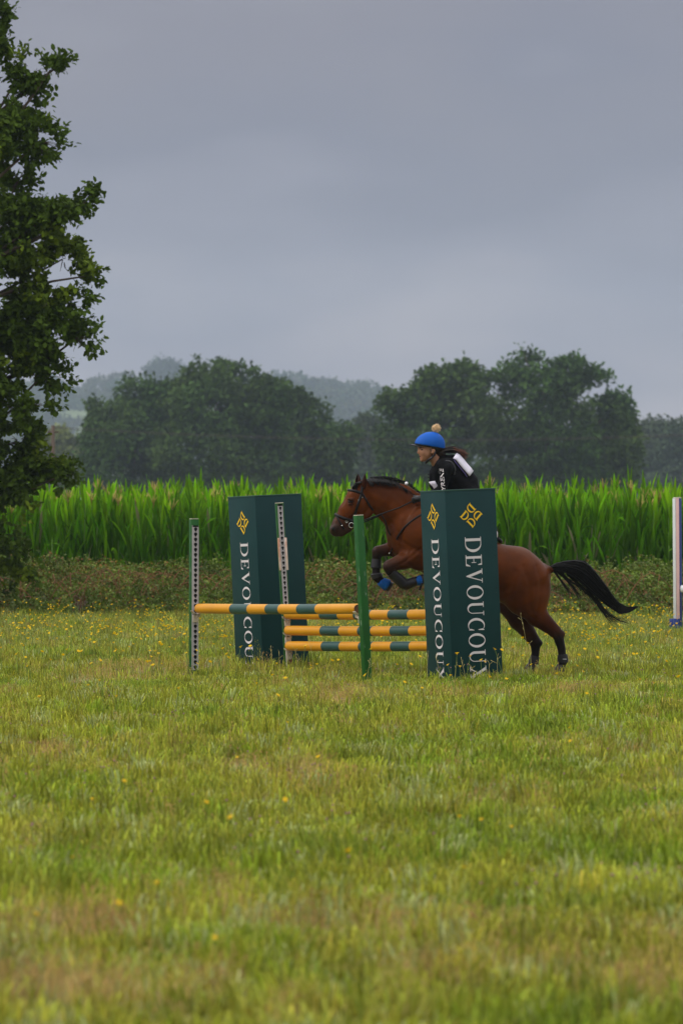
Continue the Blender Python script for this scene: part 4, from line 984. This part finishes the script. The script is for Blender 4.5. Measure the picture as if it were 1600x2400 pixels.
for far in (False, True):
    ringt(mb, surf(823, 1231, HB, off=.012, far=far), .026, .005); ringt(mb, surf(812, 1223, HB, off=.01, far=far), .011, .004)
    mb.sphere(surf(801, 1232, HB, off=.006, far=far), .009, 8, 6); mb.sphere(surf(849, 1166, HB, off=.01, far=far), .006, 8, 6); mb.sphere(surf(840, 1172, HB, off=.01, far=far), .005, 8, 6)
    mb.sphere(surf(786, 1204, HB, off=.004, far=far), .008, 8, 6)
mb.build('bit', m_metal, hroot)
# reins and martingale
mb = MB(); hand = HP(972, 1172, .20)
for sgn in (1, -1):
    a = surf(824, 1232, HB, off=.02, far=sgn < 0); hnd = HP(972, 1172, .20*sgn)
    mid = [a, HP(846, 1222, .15*sgn), HP(868, 1214, .17*sgn), HP(900, 1202, .2*sgn), HP(935, 1190, .215*sgn), hnd]
    mb.tube(mid, .008, 6)
    mid = [a+(0, 0, -.01), HP(850, 1225, .14*sgn), HP(880, 1213, .17*sgn), HP(893, 1206, .19*sgn)]
    mb.tube(mid, .007, 6)
mb.build('reins', m_leather, hroot)
mb = MB()
for far in (False, True):
    strap(mb, [(990, 1204), (975, 1213), (960, 1224), (945, 1238), (934, 1254), (929, 1264)], .010, far=far, off=.003)
mb.tube([HP(893, 1206, .16), HP(903, 1222, .12), HP(909, 1245, .08), HP(918, 1259, .04), HP(925, 1266, .03)], .007, 6)
mb.tube([HP(926, 1266, .03), HP(919, 1285, .02), HP(913, 1300, .0), HP(914, 1316, 0.)], .008, 6)
mb.tube([HP(960, 1330, 0), HP(940, 1325, 0), HP(916, 1310, 0)], .009, 6)
mb.build('breastplate', m_leather, hroot)
mb = MB(); mb.sphere(HP(921, 1261, .05), .014, 8, 6, sc=(1.3, 1, .7)); mb.sphere(HP(912, 1297, .03), .009, 8, 6); mb.build('breastplate_buckle', m_metal, hroot)
# eyes
m_eye = mat('dark_eye', lin(10, 7, 6), .3, spec=.3)
for far in (False, True):
    mb = MB(); e = surf(821.5, 1176, HB, off=-.002, far=far); mb.sphere(e, .0235, 14, 10, sc=(1.25, .8, .8)); mb.build('eye', m_eye, hroot)
    mb = MB(); c_ = surf(780.5, 1239.5, HB, off=.003, far=far); mb.sphere(c_, .0185, 12, 8, sc=(.75, .5, 1.05)); mb.build('nostril', m_hole_shade, hroot)  # solid dark ellipsoid, the shade of the nostril hollow put into its colour
# ears
def ear(px, py, tipx, tipy, t, wid, face, lean=0):
    mb = MB(); a = HP(px, py, t); b = HP(tipx, tipy, t*1.25); ax_ = nrm(b-a); L_ = np.linalg.norm(b-a); fwd = nrm(face-np.dot(face, ax_)*ax_); sd_ = np.cross(ax_, fwd); V = []; n = 9; m_ = 10; cl_ = []
    for i in range(n+1):
        f = i/n; w = wid*(math.sin(math.pi*(f*.78+.22))**.8)*(1 if f < .99 else .05)+.001
        for j in range(m_):
            an = R(-155+310*j/(m_-1)); V.append(a+ax_*L_*f-fwd*w*math.cos(an)*.75+sd_*w*math.sin(an)+ax_*0); cl_.append(1-f)
    F_ = [(i*m_+j, i*m_+j+1, (i+1)*m_+j+1, (i+1)*m_+j) for i in range(n) for j in range(m_-1)]
    mb.add(V, F_); V2 = np.array(cl_); c4 = np.array(BAYD)[None]*np.clip(V2+.1, .1, 1)[:, None]+np.array(BLK)[None]*(1-np.clip(V2+.1, .1, 1))[:, None]
    mb.c = [np.concatenate([c4, np.ones((len(c4), 1))], 1)]; o = mb.build('ear', m_coat, hroot); md = o.modifiers.new('thick', 'SOLIDIFY'); md.thickness = .005; md.offset = 0
ear(839, 1143, 839, 1111, -.055, .034, np.array([-.6, -.7, .2])); ear(852, 1146, 855, 1110, .055, .030, np.array([-.95, .1, .2]))
# mane, forelock, tail
m_hair = mat('black_hair', lin(14, 11, 11), .5, spec=.2, noise=(20, .3), attr=None)
r = np.random.default_rng(404)
mb = MB(); crest = [(858, 1125), (867, 1123), (880, 1122), (894, 1123), (908, 1126), (923, 1130), (935, 1136), (944, 1141), (954, 1149), (963, 1156), (975, 1160)]
cx = np.array([c[0] for c in crest]); cyy = np.array([c[1] for c in crest])
for i in range(520):
    px = 857+r.random()*120; py = np.interp(px, cx, cyy); s_ = 1 if r.random() < .5 else -1; ln = (8+9*r.random())*(1 if px < 950 else .7)
    p0 = HP(px, py+4, .01*r.normal()); fly = r.random() < .28
    if fly: pts = [p0, HP(px+4+3*r.random(), py-2-4*r.random(), .02*s_), HP(px+12+8*r.random(), py-3-4*r.random(), .04*s_), HP(px+20+10*r.random(), py+2+3*r.normal(), .05*s_)]
    else: pts = [p0, HP(px+2, py-1.5, .03*s_), HP(px+5+4*r.random(), py+ln*.5, .095*s_), HP(px+8+6*r.random(), py+ln, .135*s_)]
    mb.tube(pts, [.006, .0055, .004, .0015] if not fly else [.004, .003, .002, .001], 4)
mb.tube([HP(a, b+5, 0) for a, b in crest], .018, 8)
mb.build('mane', m_hair, hroot)
mb = MB()
for i in range(90):
    px = 846+r.random()*10; p0 = HP(px, 1127+r.random()*4, .04*r.normal()*.6); e = (822+12*r.random(), 1140+8*r.random())
    mb.tube([p0, HP((px+e[0])/2-3, 1131+3*r.random(), .03*r.normal()+.02), surf(e[0]+2, e[1]+1, HB, off=.006, far=r.random() < .4)], [.005, .005, .002], 4)
mb.build('forelock', m_hair, hroot)
mb = MB()
upc = [(1283, 1331), (1300, 1321), (1325, 1315), (1352, 1312), (1372, 1316), (1392, 1336), (1418, 1370), (1438, 1400), (1455, 1418), (1478, 1425), (1494, 1419)]
loc = [(1283, 1340), (1300, 1336), (1322, 1340), (1345, 1354), (1366, 1372), (1388, 1393), (1412, 1412), (1432, 1427), (1452, 1440), (1474, 1436), (1496, 1422)]
us = np.array(upc, float); ls = np.array(loc, float); tt = np.linspace(0, 1, 11)
def tailp(v, f, t): a = np.array([np.interp(f, tt, us[:, i])*(1-v)+np.interp(f, tt, ls[:, i])*v for i in (0, 1)]); return HP(a[0], a[1], t)
for i in range(620):
    v = r.random(); e = .5+.5*r.random()**.8; th = .035*r.normal(); jit = r.normal(size=(12, 2))*.5; pts = []
    for k, f in enumerate(np.linspace(.02+.15*r.random()*v, e, 12)):
        a = np.array([np.interp(f, tt, us[:, j])*(1-v)+np.interp(f, tt, ls[:, j])*v for j in (0, 1)])+jit[k]*f; pts.append(HP(a[0], a[1], th*math.sin(math.pi*min(f*1.3, 1))+.0))
    mb.tube(pts, np.linspace(.0055, .0008, 12), 4, caps=False)
def quad_b(p0, p1, p2, p3, n=12): return [(1-t)**3*np.array(p0)+3*(1-t)**2*t*np.array(p1)+3*(1-t)*t*t*np.array(p2)+t**3*np.array(p3) for t in np.linspace(0, 1, n)]
for base_, c1, c2, end, n_, w_ in (((1293, 1335), (1305, 1345), (1318, 1370), (1336, 1392), 26, 3), ((1312, 1336), (1325, 1360), (1345, 1375), (1356, 1402), 24, 4), ((1330, 1345), (1350, 1365), (1375, 1385), (1395, 1412), 40, 5), ((1375, 1382), (1395, 1405), (1412, 1440), (1440, 1462), 34, 4), ((1395, 1400), (1415, 1430), (1430, 1455), (1470, 1456), 24, 4), ((1300, 1335), (1320, 1350), (1335, 1365), (1372, 1385), 30, 4)):
    for i in range(n_):
        j = lambda s: r.normal(size=2)*s
        pts = [HP(q_[0], q_[1], .04*r.normal()*0+.0) for q_ in quad_b(np.array(base_)+j(2), np.array(c1)+j(w_*.6), np.array(c2)+j(w_), np.array(end)+j(w_*1.4))]
        mb.tube(pts, np.linspace(.0035, .0008, 12), 4, caps=False)
mb.build('tail', m_hair, hroot)
# hooves and boots
m_hoof = mat('dark_hoof', lin(44, 38, 36), .5, noise=(12, .25)); m_boot = mat('black_tendon_boot', lin(30, 27, 31), .5, spec=.4); m_bell = mat('blue_bell_boot', lin(10, 84, 165), .55, noise=(20, .1), spec=.2); m_wrap = mat('silver_tab', lin(190, 190, 190), .4)
def frustum(mb, a, b, ra, rb, n=16, ribs=0, mi=0):
    k = 5 if not ribs else 5; a = np.asarray(a); b = np.asarray(b); m_ = 64 if ribs else n; ax_ = nrm(b-a); u = nrm(np.cross(ax_, (0, 1, .1))); w = np.cross(ax_, u); V = []
    for i in range(k):
        f = i/(k-1)
        for j in range(m_):
            t = 2*math.pi*j/m_; rr = (ra+(rb-ra)*f)*(1+(.035*math.cos(t*16) if ribs else 0)); V.append(a+(b-a)*f+rr*(math.cos(t)*u+math.sin(t)*w))
    mb.add(V, [(i*m_+j, i*m_+(j+1) % m_, (i+1)*m_+(j+1) % m_, (i+1)*m_+j) for i in range(k-1) for j in range(m_)]+[tuple(range(m_))[::-1], tuple((k-1)*m_+j for j in range(m_))], mi)
def hoof(a, b, ra, rb, t): mb = MB(); frustum(mb, HP(*a, t), HP(*b, t), ra*S, rb*S, 18); smooth_angle(mb.build('hoof', m_hoof, hroot), 40)
hoof((900, 1366), (914, 1376), 10, 13, -.14); hoof((978, 1362), (993, 1357), 10, 12.5, .15)
hoof((1315, 1560), (1311, 1573), 10.5, 14, .13); hoof((1246, 1558), (1240, 1571), 10.5, 13.5, -.13)
def boot(pts, rad, t, name='tendon_boot', m=None): mb = MB(); mb.tube([HP(*p, t) for p in pts], [x_*S for x_ in rad], 14); smooth_angle(mb.build(name, m or m_boot, hroot), 50)
boot([(882, 1310), (881, 1330), (881, 1345), (884, 1353)], [11, 12.5, 13, 13.5], -.14); boot([(916, 1342), (932, 1356), (945, 1368), (951, 1371), (966, 1365), (973, 1363)], [12, 13, 13.5, 13, 11.5, 11], .15)
boot([(1317, 1534), (1318, 1546), (1318, 1553)], [11.5, 13, 12.5], .13, 'fetlock_boot'); boot([(1253, 1538), (1250, 1550), (1249, 1556)], [11, 12, 12], -.13, 'fetlock_boot')
mb = MB(); mb.box(HP(1322, 1545, .195), (.04, .004, .008)); mb.build('boot_tab', m_wrap, hroot)
mb = MB(); frustum(mb, HP(889, 1361, -.14), HP(908, 1372, -.14), 9.5*S, 14.5*S, ribs=1); mb.build('bell_boot', m_bell, hroot)
mb = MB(); frustum(mb, HP(973, 1363, .15), HP(986, 1360, .15), 9.5*S, 12.5*S, ribs=1); mb.build('bell_boot', m_bell, hroot)
mb = MB(); mb.tube([HP(985, 1352, .17), HP(988, 1368, .19), HP(983, 1383, .2)], .012, 6); mb.build('girth_strap', m_leather, hroot)
# saddle, pad, girth
m_pad = mat('black_saddle_pad', lin(22, 20, 22), .85, noise=(20, .2))
def sheet(name, pts_px, m, off, rows, thick=.015):
    """drape over both sides: rows of (px, pytop, pybottom)"""
    for far in (False, True):
        V = []; n = 9
        for (px, a, b, dx) in rows:
            for k in range(n): f = k/(n-1); V.append(surf(px+dx*f, a+(b-a)*f, HB, off=off, far=far))
        mb = MB(); mb.add(V, [(i*n+j, (i+1)*n+j, (i+1)*n+j+1, i*n+j+1) for i in range(len(rows)-1) for j in range(n-1)]); o = mb.build(name, m, hroot); md = o.modifiers.new('thick', 'SOLIDIFY'); md.thickness = thick; md.offset = 0
sheet('saddle_pad', None, m_pad, .012, [(1000, 1178, 1270, 12), (1025, 1190, 1290, 14), (1050, 1208, 1305, 16), (1080, 1226, 1322, 16), (1110, 1242, 1338, 16), (1140, 1262, 1345, 14)])
sheet('saddle_flap', None, m_leather, .03, [(1030, 1196, 1280, 20), (1050, 1206, 1305, 20), (1075, 1222, 1318, 16), (1095, 1234, 1318, 12)])
mb = MB(); st = [HP(1018, 1170), HP(1035, 1180), HP(1060, 1199), HP(1090, 1219), HP(1120, 1237), HP(1146, 1249), HP(1160, 1252)]
V = []; w_ = [.05, .1, .15, .17, .18, .17, .12]; up_ = [.02, .0, -.01, -.01, .0, .015, .03]
for i, p in enumerate(st):
    for k in range(9): a = -1+k/4; V.append(p+np.array([0, -a*w_[i], .055+up_[i]-abs(a)**2.2*.10]))
mb.add(V, [(i*9+j, (i+1)*9+j, (i+1)*9+j+1, i*9+j+1) for i in range(6) for j in range(8)]); o = mb.build('saddle_seat', m_leather, hroot); md = o.modifiers.new('thick', 'SOLIDIFY'); md.thickness = .03
mb = MB(); mb.tube([HP(1164, 1262, .12), HP(1171, 1267, .07), HP(1173, 1270, 0), HP(1171, 1267, -.07)], .022, 8); mb.build('cantle', m_leather, hroot)
mb = MB(); strap(mb, [(1028, 1285), (1024, 1320), (1018, 1345), (1012, 1362)], .03, off=.006); strap(mb, [(1028, 1285), (1024, 1320), (1018, 1345), (1012, 1362)], .03, off=.006, far=True); mb.build('girth', m_leather, hroot)
mb = MB(); mb.sphere(HP(952, 1133, .06), .018, 12, 8); mb.build('white_plait_bobble', mat('white_bobble', lin(235, 232, 235), .6), hroot)
mb = MB(); mb.tube([HP(953, 1138, .02), HP(956, 1146, .01), HP(958, 1154, 0)], [.012, .014, .01], 6); mb.build('mane_plait', m_hair, hroot)

# ------------------------------------------------------------------ rider
SKIN = (.36, .17, .10)
def rd(a, b, ra, rb, ky=1.0, col=SKIN, k=None, ta=0.0, tb=None): return h(a, b, ra, rb, ky, col, k, ta, tb)
proot = thing('person', (HP(1090, 1200)[0], 61.75, 1.45), 'young rider in blue helmet cover and black body protector leaning forward over the horse', 'person')
pog = np.array(proot.location[:])
RB = [ # head
 rd((1006, 1050), (1010, 1045), 21, 23, 1.25, SKIN, .02), rd((990, 1056), (993, 1068), 11.5, 10, 1.0, SKIN, .02), rd((992, 1074), (1002, 1072), 7.5, 9, 1.0, SKIN, .015), rd((982, 1056), (979.5, 1061), 3.0, 2.9, 1.1, SKIN, .006),
 rd((984, 1048), (990, 1047), 6, 7, .7, SKIN, .01), rd((985.5, 1066.8), (989, 1067), 2.9, 4, .8, (.38, .12, .10), .006), rd((985.8, 1071.6), (989, 1071), 2.8, 4, .8, (.38, .12, .10), .005), rd((988, 1078), (991, 1077), 4.2, 5, .9, SKIN, .008),
 rd((993, 1061), (999, 1064), 9, 10, .85, SKIN, .02, .012), rd((993, 1061), (999, 1064), 9, 10, .85, SKIN, .02, -.012),
 rd((1014, 1066), (1024, 1086), 12, 13.5, 1.15, SKIN, .02),
 # torso, pelvis
 rd((1042, 1100), (1062, 1130), 18, 20, .8, SKIN, .02), rd((1062, 1130), (1110, 1190), 20, 18, .85, SKIN, .03), rd((1110, 1190), (1130, 1222), 22, 22, .8, SKIN, .04),
 ]
for sg in (1, -1):
    RB += [rd((1036, 1094), (1050, 1099), 10.5, 11, 1.0, SKIN, .02, .15*sg), rd((1046, 1100), (1035, 1147), 10, 7.5, 1.0, SKIN, .008, .185*sg, .22*sg), rd((1035, 1147), (985, 1168), 7, 5.5, 1.0, SKIN, .008, .22*sg, .2*sg), rd((982, 1169), (974, 1171), 5.5, 5.5, 1.1, SKIN, .01, .2*sg),
           rd((1134, 1232), (1062, 1262), 19, 14, 1.0, SKIN, .03, .13*sg, .27*sg), rd((1062, 1262), (1098, 1345), 13, 8, 1.0, SKIN, .02, .27*sg, .33*sg), rd((1098, 1348), (1068, 1358), 7, 6, 1.0, SKIN, .015, .33*sg, .34*sg),
           rd((1013, 1060), (1015, 1056), 4.2, 4.5, 1.6, SKIN, .006, .088*sg)]
    for fi in range(4):
        z0 = 1166.5+fi*3.0; RB += [rd((975, z0), (967-(.8 if fi in (1, 2) else 0), z0+1.5), 2.3, 2.1, 1, SKIN, .002, .20*sg, .205*sg), rd((967-(.8 if fi in (1, 2) else 0), z0+1.5), (970, z0+3.5), 2.1, 1.8, 1, SKIN, .002, .205*sg, .175*sg)]
    RB += [rd((980, 1165), (970, 1163.5), 2.8, 2.2, 1, SKIN, .003, .18*sg, .185*sg)]
V, Q, cols = sdf_mesh('person_body', RB, None, .0062, .03, blend=.004)
m_skin = mat('skin', None, .5, attr='col', spec=.4, noise=(10, .06))
obj('body', np_mesh('person_body', V-pog, Q, m_skin, cols), proot)
def cloth(name, prims, m, res=.009, k=.03, cuts=(), col=False):
    V, Q, c = sdf_mesh(name, prims, None, res, k, cuts, colored=col); return obj(name, np_mesh(name, V-pog, Q, m, c), proot)
m_jersey = mat('black_sleeve', lin(11, 11, 14), .8, spec=.1, bump=(18, .5, .02)); m_vest = mat('black_body_protector', lin(16, 16, 19), .75, spec=.1, bump=(22, .5, .02), noise=(10, .15)); m_breech = mat('pale_breeches', lin(205, 196, 198), .8, bump=(14, .4, .02)); m_rboot = mat('black_riding_boot', lin(18, 17, 18), .35)
A = []
for sg in (1, -1): A += [rd((1036, 1092), (1050, 1099), 14.5, 15, 1.0, SKIN, .03, .15*sg), rd((1046, 1100), (1035, 1146), 14.5, 11.5, 1.0, SKIN, .02, .19*sg, .225*sg), rd((1035, 1148), (989, 1166.5), 10.8, 7.5, 1.0, SKIN, .02, .225*sg, .2*sg)]
A += [rd((1040, 1096), (1060, 1130), 24, 26, .82, SKIN, .04), rd((1028, 1088), (1036, 1094), 13, 15, 1.0, SKIN, .02)]
cloth('jersey', A, m_jersey)
Vt = [rd((1038, 1094), (1058, 1120), 26, 30, .86, SKIN, .04), rd((1058, 1120), (1096, 1160), 30, 27, .86, SKIN, .05), rd((1096, 1160), (1122, 1195), 26, 24, .8, SKIN, .05), rd((1022, 1110), (1022, 1135), 17, 17, .8, SKIN, .04),
      rd((1072, 1092), (1104, 1126), 17, 15, .75, SKIN, .05), rd((1104, 1130), (1116, 1142), 9, 6, .5, SKIN, .04), rd((1034, 1080), (1062, 1077), 12, 11, .9, SKIN, .03)]
for sg in (1, -1): Vt += [rd((1030, 1086), (1056, 1082), 9.5, 9.5, 1.0, SKIN, .02, .12*sg)]
armh = lambda sg: (lambda X, Y, Z: seg_d(np.stack([X, Y, Z], -1), rd((1047, 1100), (1040, 1135), 17, 16, 1.0, SKIN, None, .26*sg)))
neckc = lambda X, Y, Z: seg_d(np.stack([X, Y, Z], -1), rd((1010, 1066), (1020, 1082), 15, 14, 1.1))
cloth('body_protector', Vt, m_vest, cuts=(armh(1), armh(-1), neckc))
# piping of the arm hole and front buckles
mb = MB(); 
p = [HP(1047+19*math.cos(a), 1102+22*math.sin(a), .155+.015*math.cos(a)) for a in np.linspace(R(-200), R(30), 16)]; mb.tube(p, .010, 6); mb.build('arm_hole_trim', mat('grey_trim', lin(62, 62, 66), .6), proot)
# breeches, boots
B = []; BT = []
for sg in (1, -1):
    B += [rd((1136, 1234), (1064, 1262), 22, 17, 1.0, SKIN, .03, .13*sg, .27*sg), rd((1064, 1262), (1078, 1298), 16, 13, 1.0, SKIN, .02, .27*sg, .3*sg), rd((1140, 1246), (1147, 1253), 19, 19, 1.0, SKIN, .03, .09*sg)]
    BT += [rd((1074, 1288), (1100, 1346), 15, 10.5, 1.0, SKIN, .02, .295*sg, .33*sg), rd((1100, 1350), (1064, 1360), 9.5, 8, 1.0, SKIN, .015, .33*sg, .34*sg)]
B += [rd((1108, 1186), (1128, 1226), 24, 24, .82, SKIN, .04)]
cloth('breeches', B, m_breech)
for sg in (1, -1):
    cloth('riding_boot', [b for b in BT if (b[0][1] < HP(1070, 1290)[1]) == (sg > 0)], m_rboot)
    G_ = [rd((988, 1167.5), (975, 1170.5), 7.3, 7.2, 1.1, SKIN, .01, .2*sg)]
    for fi in range(4):
        z0 = 1166.5+fi*3.0; G_ += [rd((975, z0), (967-(.8 if fi in (1, 2) else 0), z0+1.5), 2.9, 2.7, 1, SKIN, .002, .20*sg, .205*sg), rd((967-(.8 if fi in (1, 2) else 0), z0+1.5), (970, z0+3.5), 2.7, 2.4, 1, SKIN, .002, .205*sg, .172*sg)]
    G_ += [rd((981, 1165), (970, 1163), 3.4, 2.8, 1, SKIN, .003, .18*sg, .185*sg)]
    cloth('glove', G_, m_rboot, .006)
    mb = MB(); mb.tube([HP(1078, 1258, .30*sg), HP(1082, 1300, .35*sg), HP(1084, 1340, .36*sg)], .008, 6); ring_ = [HP(1084+12*math.cos(a), 1352+13*math.sin(a), .35*sg+.04*math.sin(a)*0) for a in np.linspace(0, 2*math.pi, 16)]; mb.tube(ring_, .007, 6, caps=False, up=(0, 1, 0)); mb.build('stirrup', m_metal, hroot)
# helmet
m_silk = mat('blue_helmet_silk', lin(10, 84, 176), .6, spec=.2, noise=(5, .06)); m_peak = mat('dark_peak', lin(26, 26, 34), .4)
cut_h = lambda X, Y, Z: (Z-(HP(1000, 1044)[2]-(X-HP(1000, 1044)[0])*.17))*-1*-1
def hcut(X, Y, Z):   # remove what lies below the rim plane (front high, back low)
    c = HP(1005, 1045.5); return -((c[2]-.19*(X-c[0]))-Z)*-1*-1
hel = [rd((1006, 1040), (1012, 1040), 27.5, 28, 1.12, SKIN, .02), rd((996, 1043), (1004, 1042), 25, 26, 1.15, SKIN, .02), rd((1018, 1043), (1018, 1050), 24, 24, 1.12, SKIN, .02)]
def below(X, Y, Z): c = HP(1005, 1045.5); return Z-(c[2]-.17*(X-c[0]))
cloth('helmet_cover', hel, m_silk, .0062, cuts=(lambda X, Y, Z: below(X, Y, Z),))
hel2 = [rd((1006, 1041), (1012, 1041), 26.3, 27, 1.12, SKIN, .02), rd((996, 1044), (1004, 1043), 24, 25, 1.15, SKIN, .02), rd((1018, 1044), (1018, 1051), 23.2, 23.2, 1.12, SKIN, .02)]
def below2(X, Y, Z): c = HP(1005, 1048.5); return np.maximum(Z-(c[2]-.17*(X-c[0])), -(Z-(c[2]-.17*(X-c[0])+.05)))
cloth('helmet_rim', hel2, m_peak, .0062, cuts=(lambda X, Y, Z: Z-(HP(1005, 1048.5)[2]-.17*(X-HP(1005, 1045)[0])),))
mb = MB(); V = []; n = 11
for i in range(n):
    a = R(-62+124*i/(n-1)); cx0 = HP(999, 1043.5)
    for k in range(5):
        f = k/4; rr = .105+.078*f*math.cos(a)**1.2; V.append(cx0+np.array([-rr*math.cos(a)-.0, -.094*math.sin(a)*(1-.15*f), .012-.010*f-.03*math.sin(a)**2+.016*f*math.cos(a)-.012]))
mb.add(V, [(i*5+j, (i+1)*5+j, (i+1)*5+j+1, i*5+j+1) for i in range(n-1) for j in range(4)]); o = mb.build('helmet_peak', m_peak, proot); md = o.modifiers.new('thick', 'SOLIDIFY'); md.thickness = .008
mb = MB()
pm = HP(1022, 1004); rr_ = np.random.default_rng(9)
for i in range(520):
    d = nrm(rr_.normal(size=3)); mb.tube([pm+d*.012, pm+d*(.040+.012*rr_.random())+rr_.normal(size=3)*.003], [.0045, .0015], 3)
mb.sphere(pm, .034, 12, 8); mb.build('pompom', mat('beige_pompom', lin(228, 196, 156), .9, noise=(40, .4)), proot)
mb = MB()
for sg in (1, -1):
    mb.tube([HP(1019, 1056, .085*sg), HP(1018, 1066, .083*sg), HP(1011, 1073, .075*sg), HP(1003, 1078, .055*sg), HP(997, 1085, .015*sg)], [.009, .011, .012, .012, .012], 6); mb.tube([HP(1008, 1052, .09*sg), HP(1012, 1064, .085*sg), HP(1011, 1072, .077*sg)], .005, 6)
mb.build('chin_strap', m_peak, proot)
# face details
m_white_e = mat('eye_white', lin(190, 180, 175), .3); m_dark = mat('dark_brow', lin(38, 24, 20), .7)
for sg in (1, -1):
    e = surf(988.5, 1054.2, RB, base=61.62, off=-.004, far=sg < 0); 
    mb = MB(); mb.sphere(e, .0115, 10, 8, sc=(1.35, .7, .7)); mb.build('eye', m_eye, proot)
    mb = MB(); mb.tube([surf(983.5, 1050.8, RB, 61.62, .001, sg < 0), surf(988, 1049.6, RB, 61.62, .002, sg < 0), surf(993, 1050.6, RB, 61.62, .001, sg < 0)], [.0035, .0045, .003], 5); mb.build('eyebrow', m_dark, proot)
mb = MB(); mb.sphere(HP(984.6, 1069.3, 0), .0115, 8, 6, sc=(1, 2.0, .6)); mb.build('open_mouth', mat('mouth_dark', lin(50, 18, 16), .5), proot)
# hair
m_bhair = mat('dark_brown_hair', lin(36, 24, 20), .5, noise=(14, .4)); m_tip = mat('auburn_hair', lin(112, 62, 38), .55, noise=(14, .4))
cloth('hair', [rd((1024, 1052), (1028, 1058), 20, 15, 1.1, SKIN, .02), rd((1006, 1049), (1016, 1050), 9, 14, .6, SKIN, .02), rd((1030, 1062), (1036, 1066), 10, 9, .9, SKIN, .02)], m_bhair, .0065, cuts=(lambda X, Y, Z: seg_d(np.stack([X, Y, Z], -1), rd((992, 1056), (1001, 1067), 15.5, 12, .8)), lambda X, Y, Z: seg_d(np.stack([X, Y, Z], -1), rd((1013, 1060), (1014, 1057), 6.5, 6.5, 1.0, SKIN, None, .1))))
mb = MB(); mt_ = []
for i in range(240):
    o_ = r.normal(size=2)*2.3; e = .7+.3*r.random(); w_ = r.normal()*.03; tip = np.array([1086, 1066])+r.normal(size=2)*np.array([5, 4.5])
    pts = [HP(q_[0], q_[1], w_) for q_ in quad_b((1036+o_[0]*.3, 1057+o_[1]*.8), (1054+o_[0], 1050+o_[1]), (1072+o_[0], 1052+o_[1]*1.3), tip, 9)]
    k0 = len(mb.f); mb.tube(pts, np.linspace(.0045, .0015, 9), 4); 
    if r.random() < .55:
        for q_ in range(k0, len(mb.f)):
            if (q_-k0) >= 4*4: mb.m[q_] = 1
mb.build('ponytail', [m_bhair, m_tip], proot)
# number bib on the back and chest
m_bib = mat('white_bib', lin(222, 216, 232), .75, bump=(16, .5, .02), noise=(5, .06)); m_purp = mat('violet_bib_hem', lin(96, 84, 140), .7)
mb = MB(); V = []; edge = [(1067, 1066), (1074, 1070), (1082, 1080), (1090, 1090), (1099, 1100), (1105, 1108)]
for i, (px, py) in enumerate(edge):
    for k in range(9):
        a = -1+k/4; V.append(HP(px-3.2-abs(a)**2*8, py+2+abs(a)**2*11, a*.15)+np.array([.022, 0, .022]))
mb.add(V, [(i*9+j, (i+1)*9+j, (i+1)*9+j+1, i*9+j+1) for i in range(5) for j in range(8)]); o = mb.build('back_bib', m_bib, proot); md = o.modifiers.new('thick', 'SOLIDIFY'); md.thickness = .012
mb = MB(); mb.tube([HP(1062.5, 1077, .145), HP(1069, 1086, .147), HP(1079, 1098, .147), HP(1089, 1110, .147), HP(1094, 1118, .147)], .006, 5); mb.build('bib_hem', m_purp, proot)
mb = MB(); V = []
for i, (px, py) in enumerate([(1005, 1130), (1009, 1137), (1014, 1145), (1021, 1153), (1028, 1159)]):
    for k in range(7): a = -1+k/3; V.append(HP(px+abs(a)**2*13, py-abs(a)**2*2, a*.15)+np.array([-.004, 0, 0]))
mb.add(V, [(i*7+j, (i+1)*7+j, (i+1)*7+j+1, i*7+j+1) for i in range(4) for j in range(6)]); o = mb.build('chest_bib', m_bib, proot); md = o.modifiers.new('thick', 'SOLIDIFY'); md.thickness = .01
mb = MB()
for py in (1112, 1119, 1126): mb.box(HP(1003.5+(py-1112)*.1, py, .03), (.02, .035, .012), bev=.002)
mb.build('front_buckle', m_peak, proot)
# sleeve writing
fc = bpy.data.curves.new('sleeve_lettering', 'FONT'); fc.body = 'PYRENE'; fc.size = 1.0; fc.offset = .012
fo = bpy.data.objects.new('tmp_text', fc); COL.objects.link(fo); dg = bpy.context.evaluated_depsgraph_get(); dg.update()
tm = bpy.data.meshes.new_from_object(fo.evaluated_get(dg)); COL.objects.unlink(fo); bpy.data.objects.remove(fo)
tv = np.array([v.co[:] for v in tm.vertices]); tv[:, :2] -= tv[:, :2].min(0); wT = tv[:, 0].max(); hT = tv[:, 1].max()
tv2 = []
for x_, y_, _ in tv:   # reads upwards along the upper arm
    f = x_/wT; g_ = y_/hT; px = 1039.5-f*6.0+(g_-.5)*-9.0; py = 1158-f*(1158-1098.5); tv2.append((px, py+(g_-.5)*-1.2))
Vt_ = [surf(a, b, A, base=61.72, off=.005) for a, b in tv2]
me = bpy.data.meshes.new('sleeve_lettering'); me.from_pydata((np.array(Vt_)-pog).tolist(), [], [list(p.vertices) for p in tm.polygons]); me.materials.append(m_white); obj('sleeve_lettering', me, proot)

# ------------------------------------------------------------------ haze
m_haze = bpy.data.materials.new('haze'); m_haze.use_nodes = True; t = m_haze.node_tree; t.nodes.clear(); o = t.nodes.new('ShaderNodeOutputMaterial'); v = t.nodes.new('ShaderNodeVolumePrincipled')
v.inputs['Color'].default_value = (.56, .66, .86, 1); v.inputs['Density'].default_value = .00014; v.inputs['Anisotropy'].default_value = .1; t.links.new(v.outputs[0], o.inputs['Volume'])
mb = MB(); mb.box((0, 2490, 99), (3040, 5080, 200)); tag(mb.build('haze', m_haze, None, smooth=False), 'thin damp air fading the far trees', 'haze', kind='stuff')
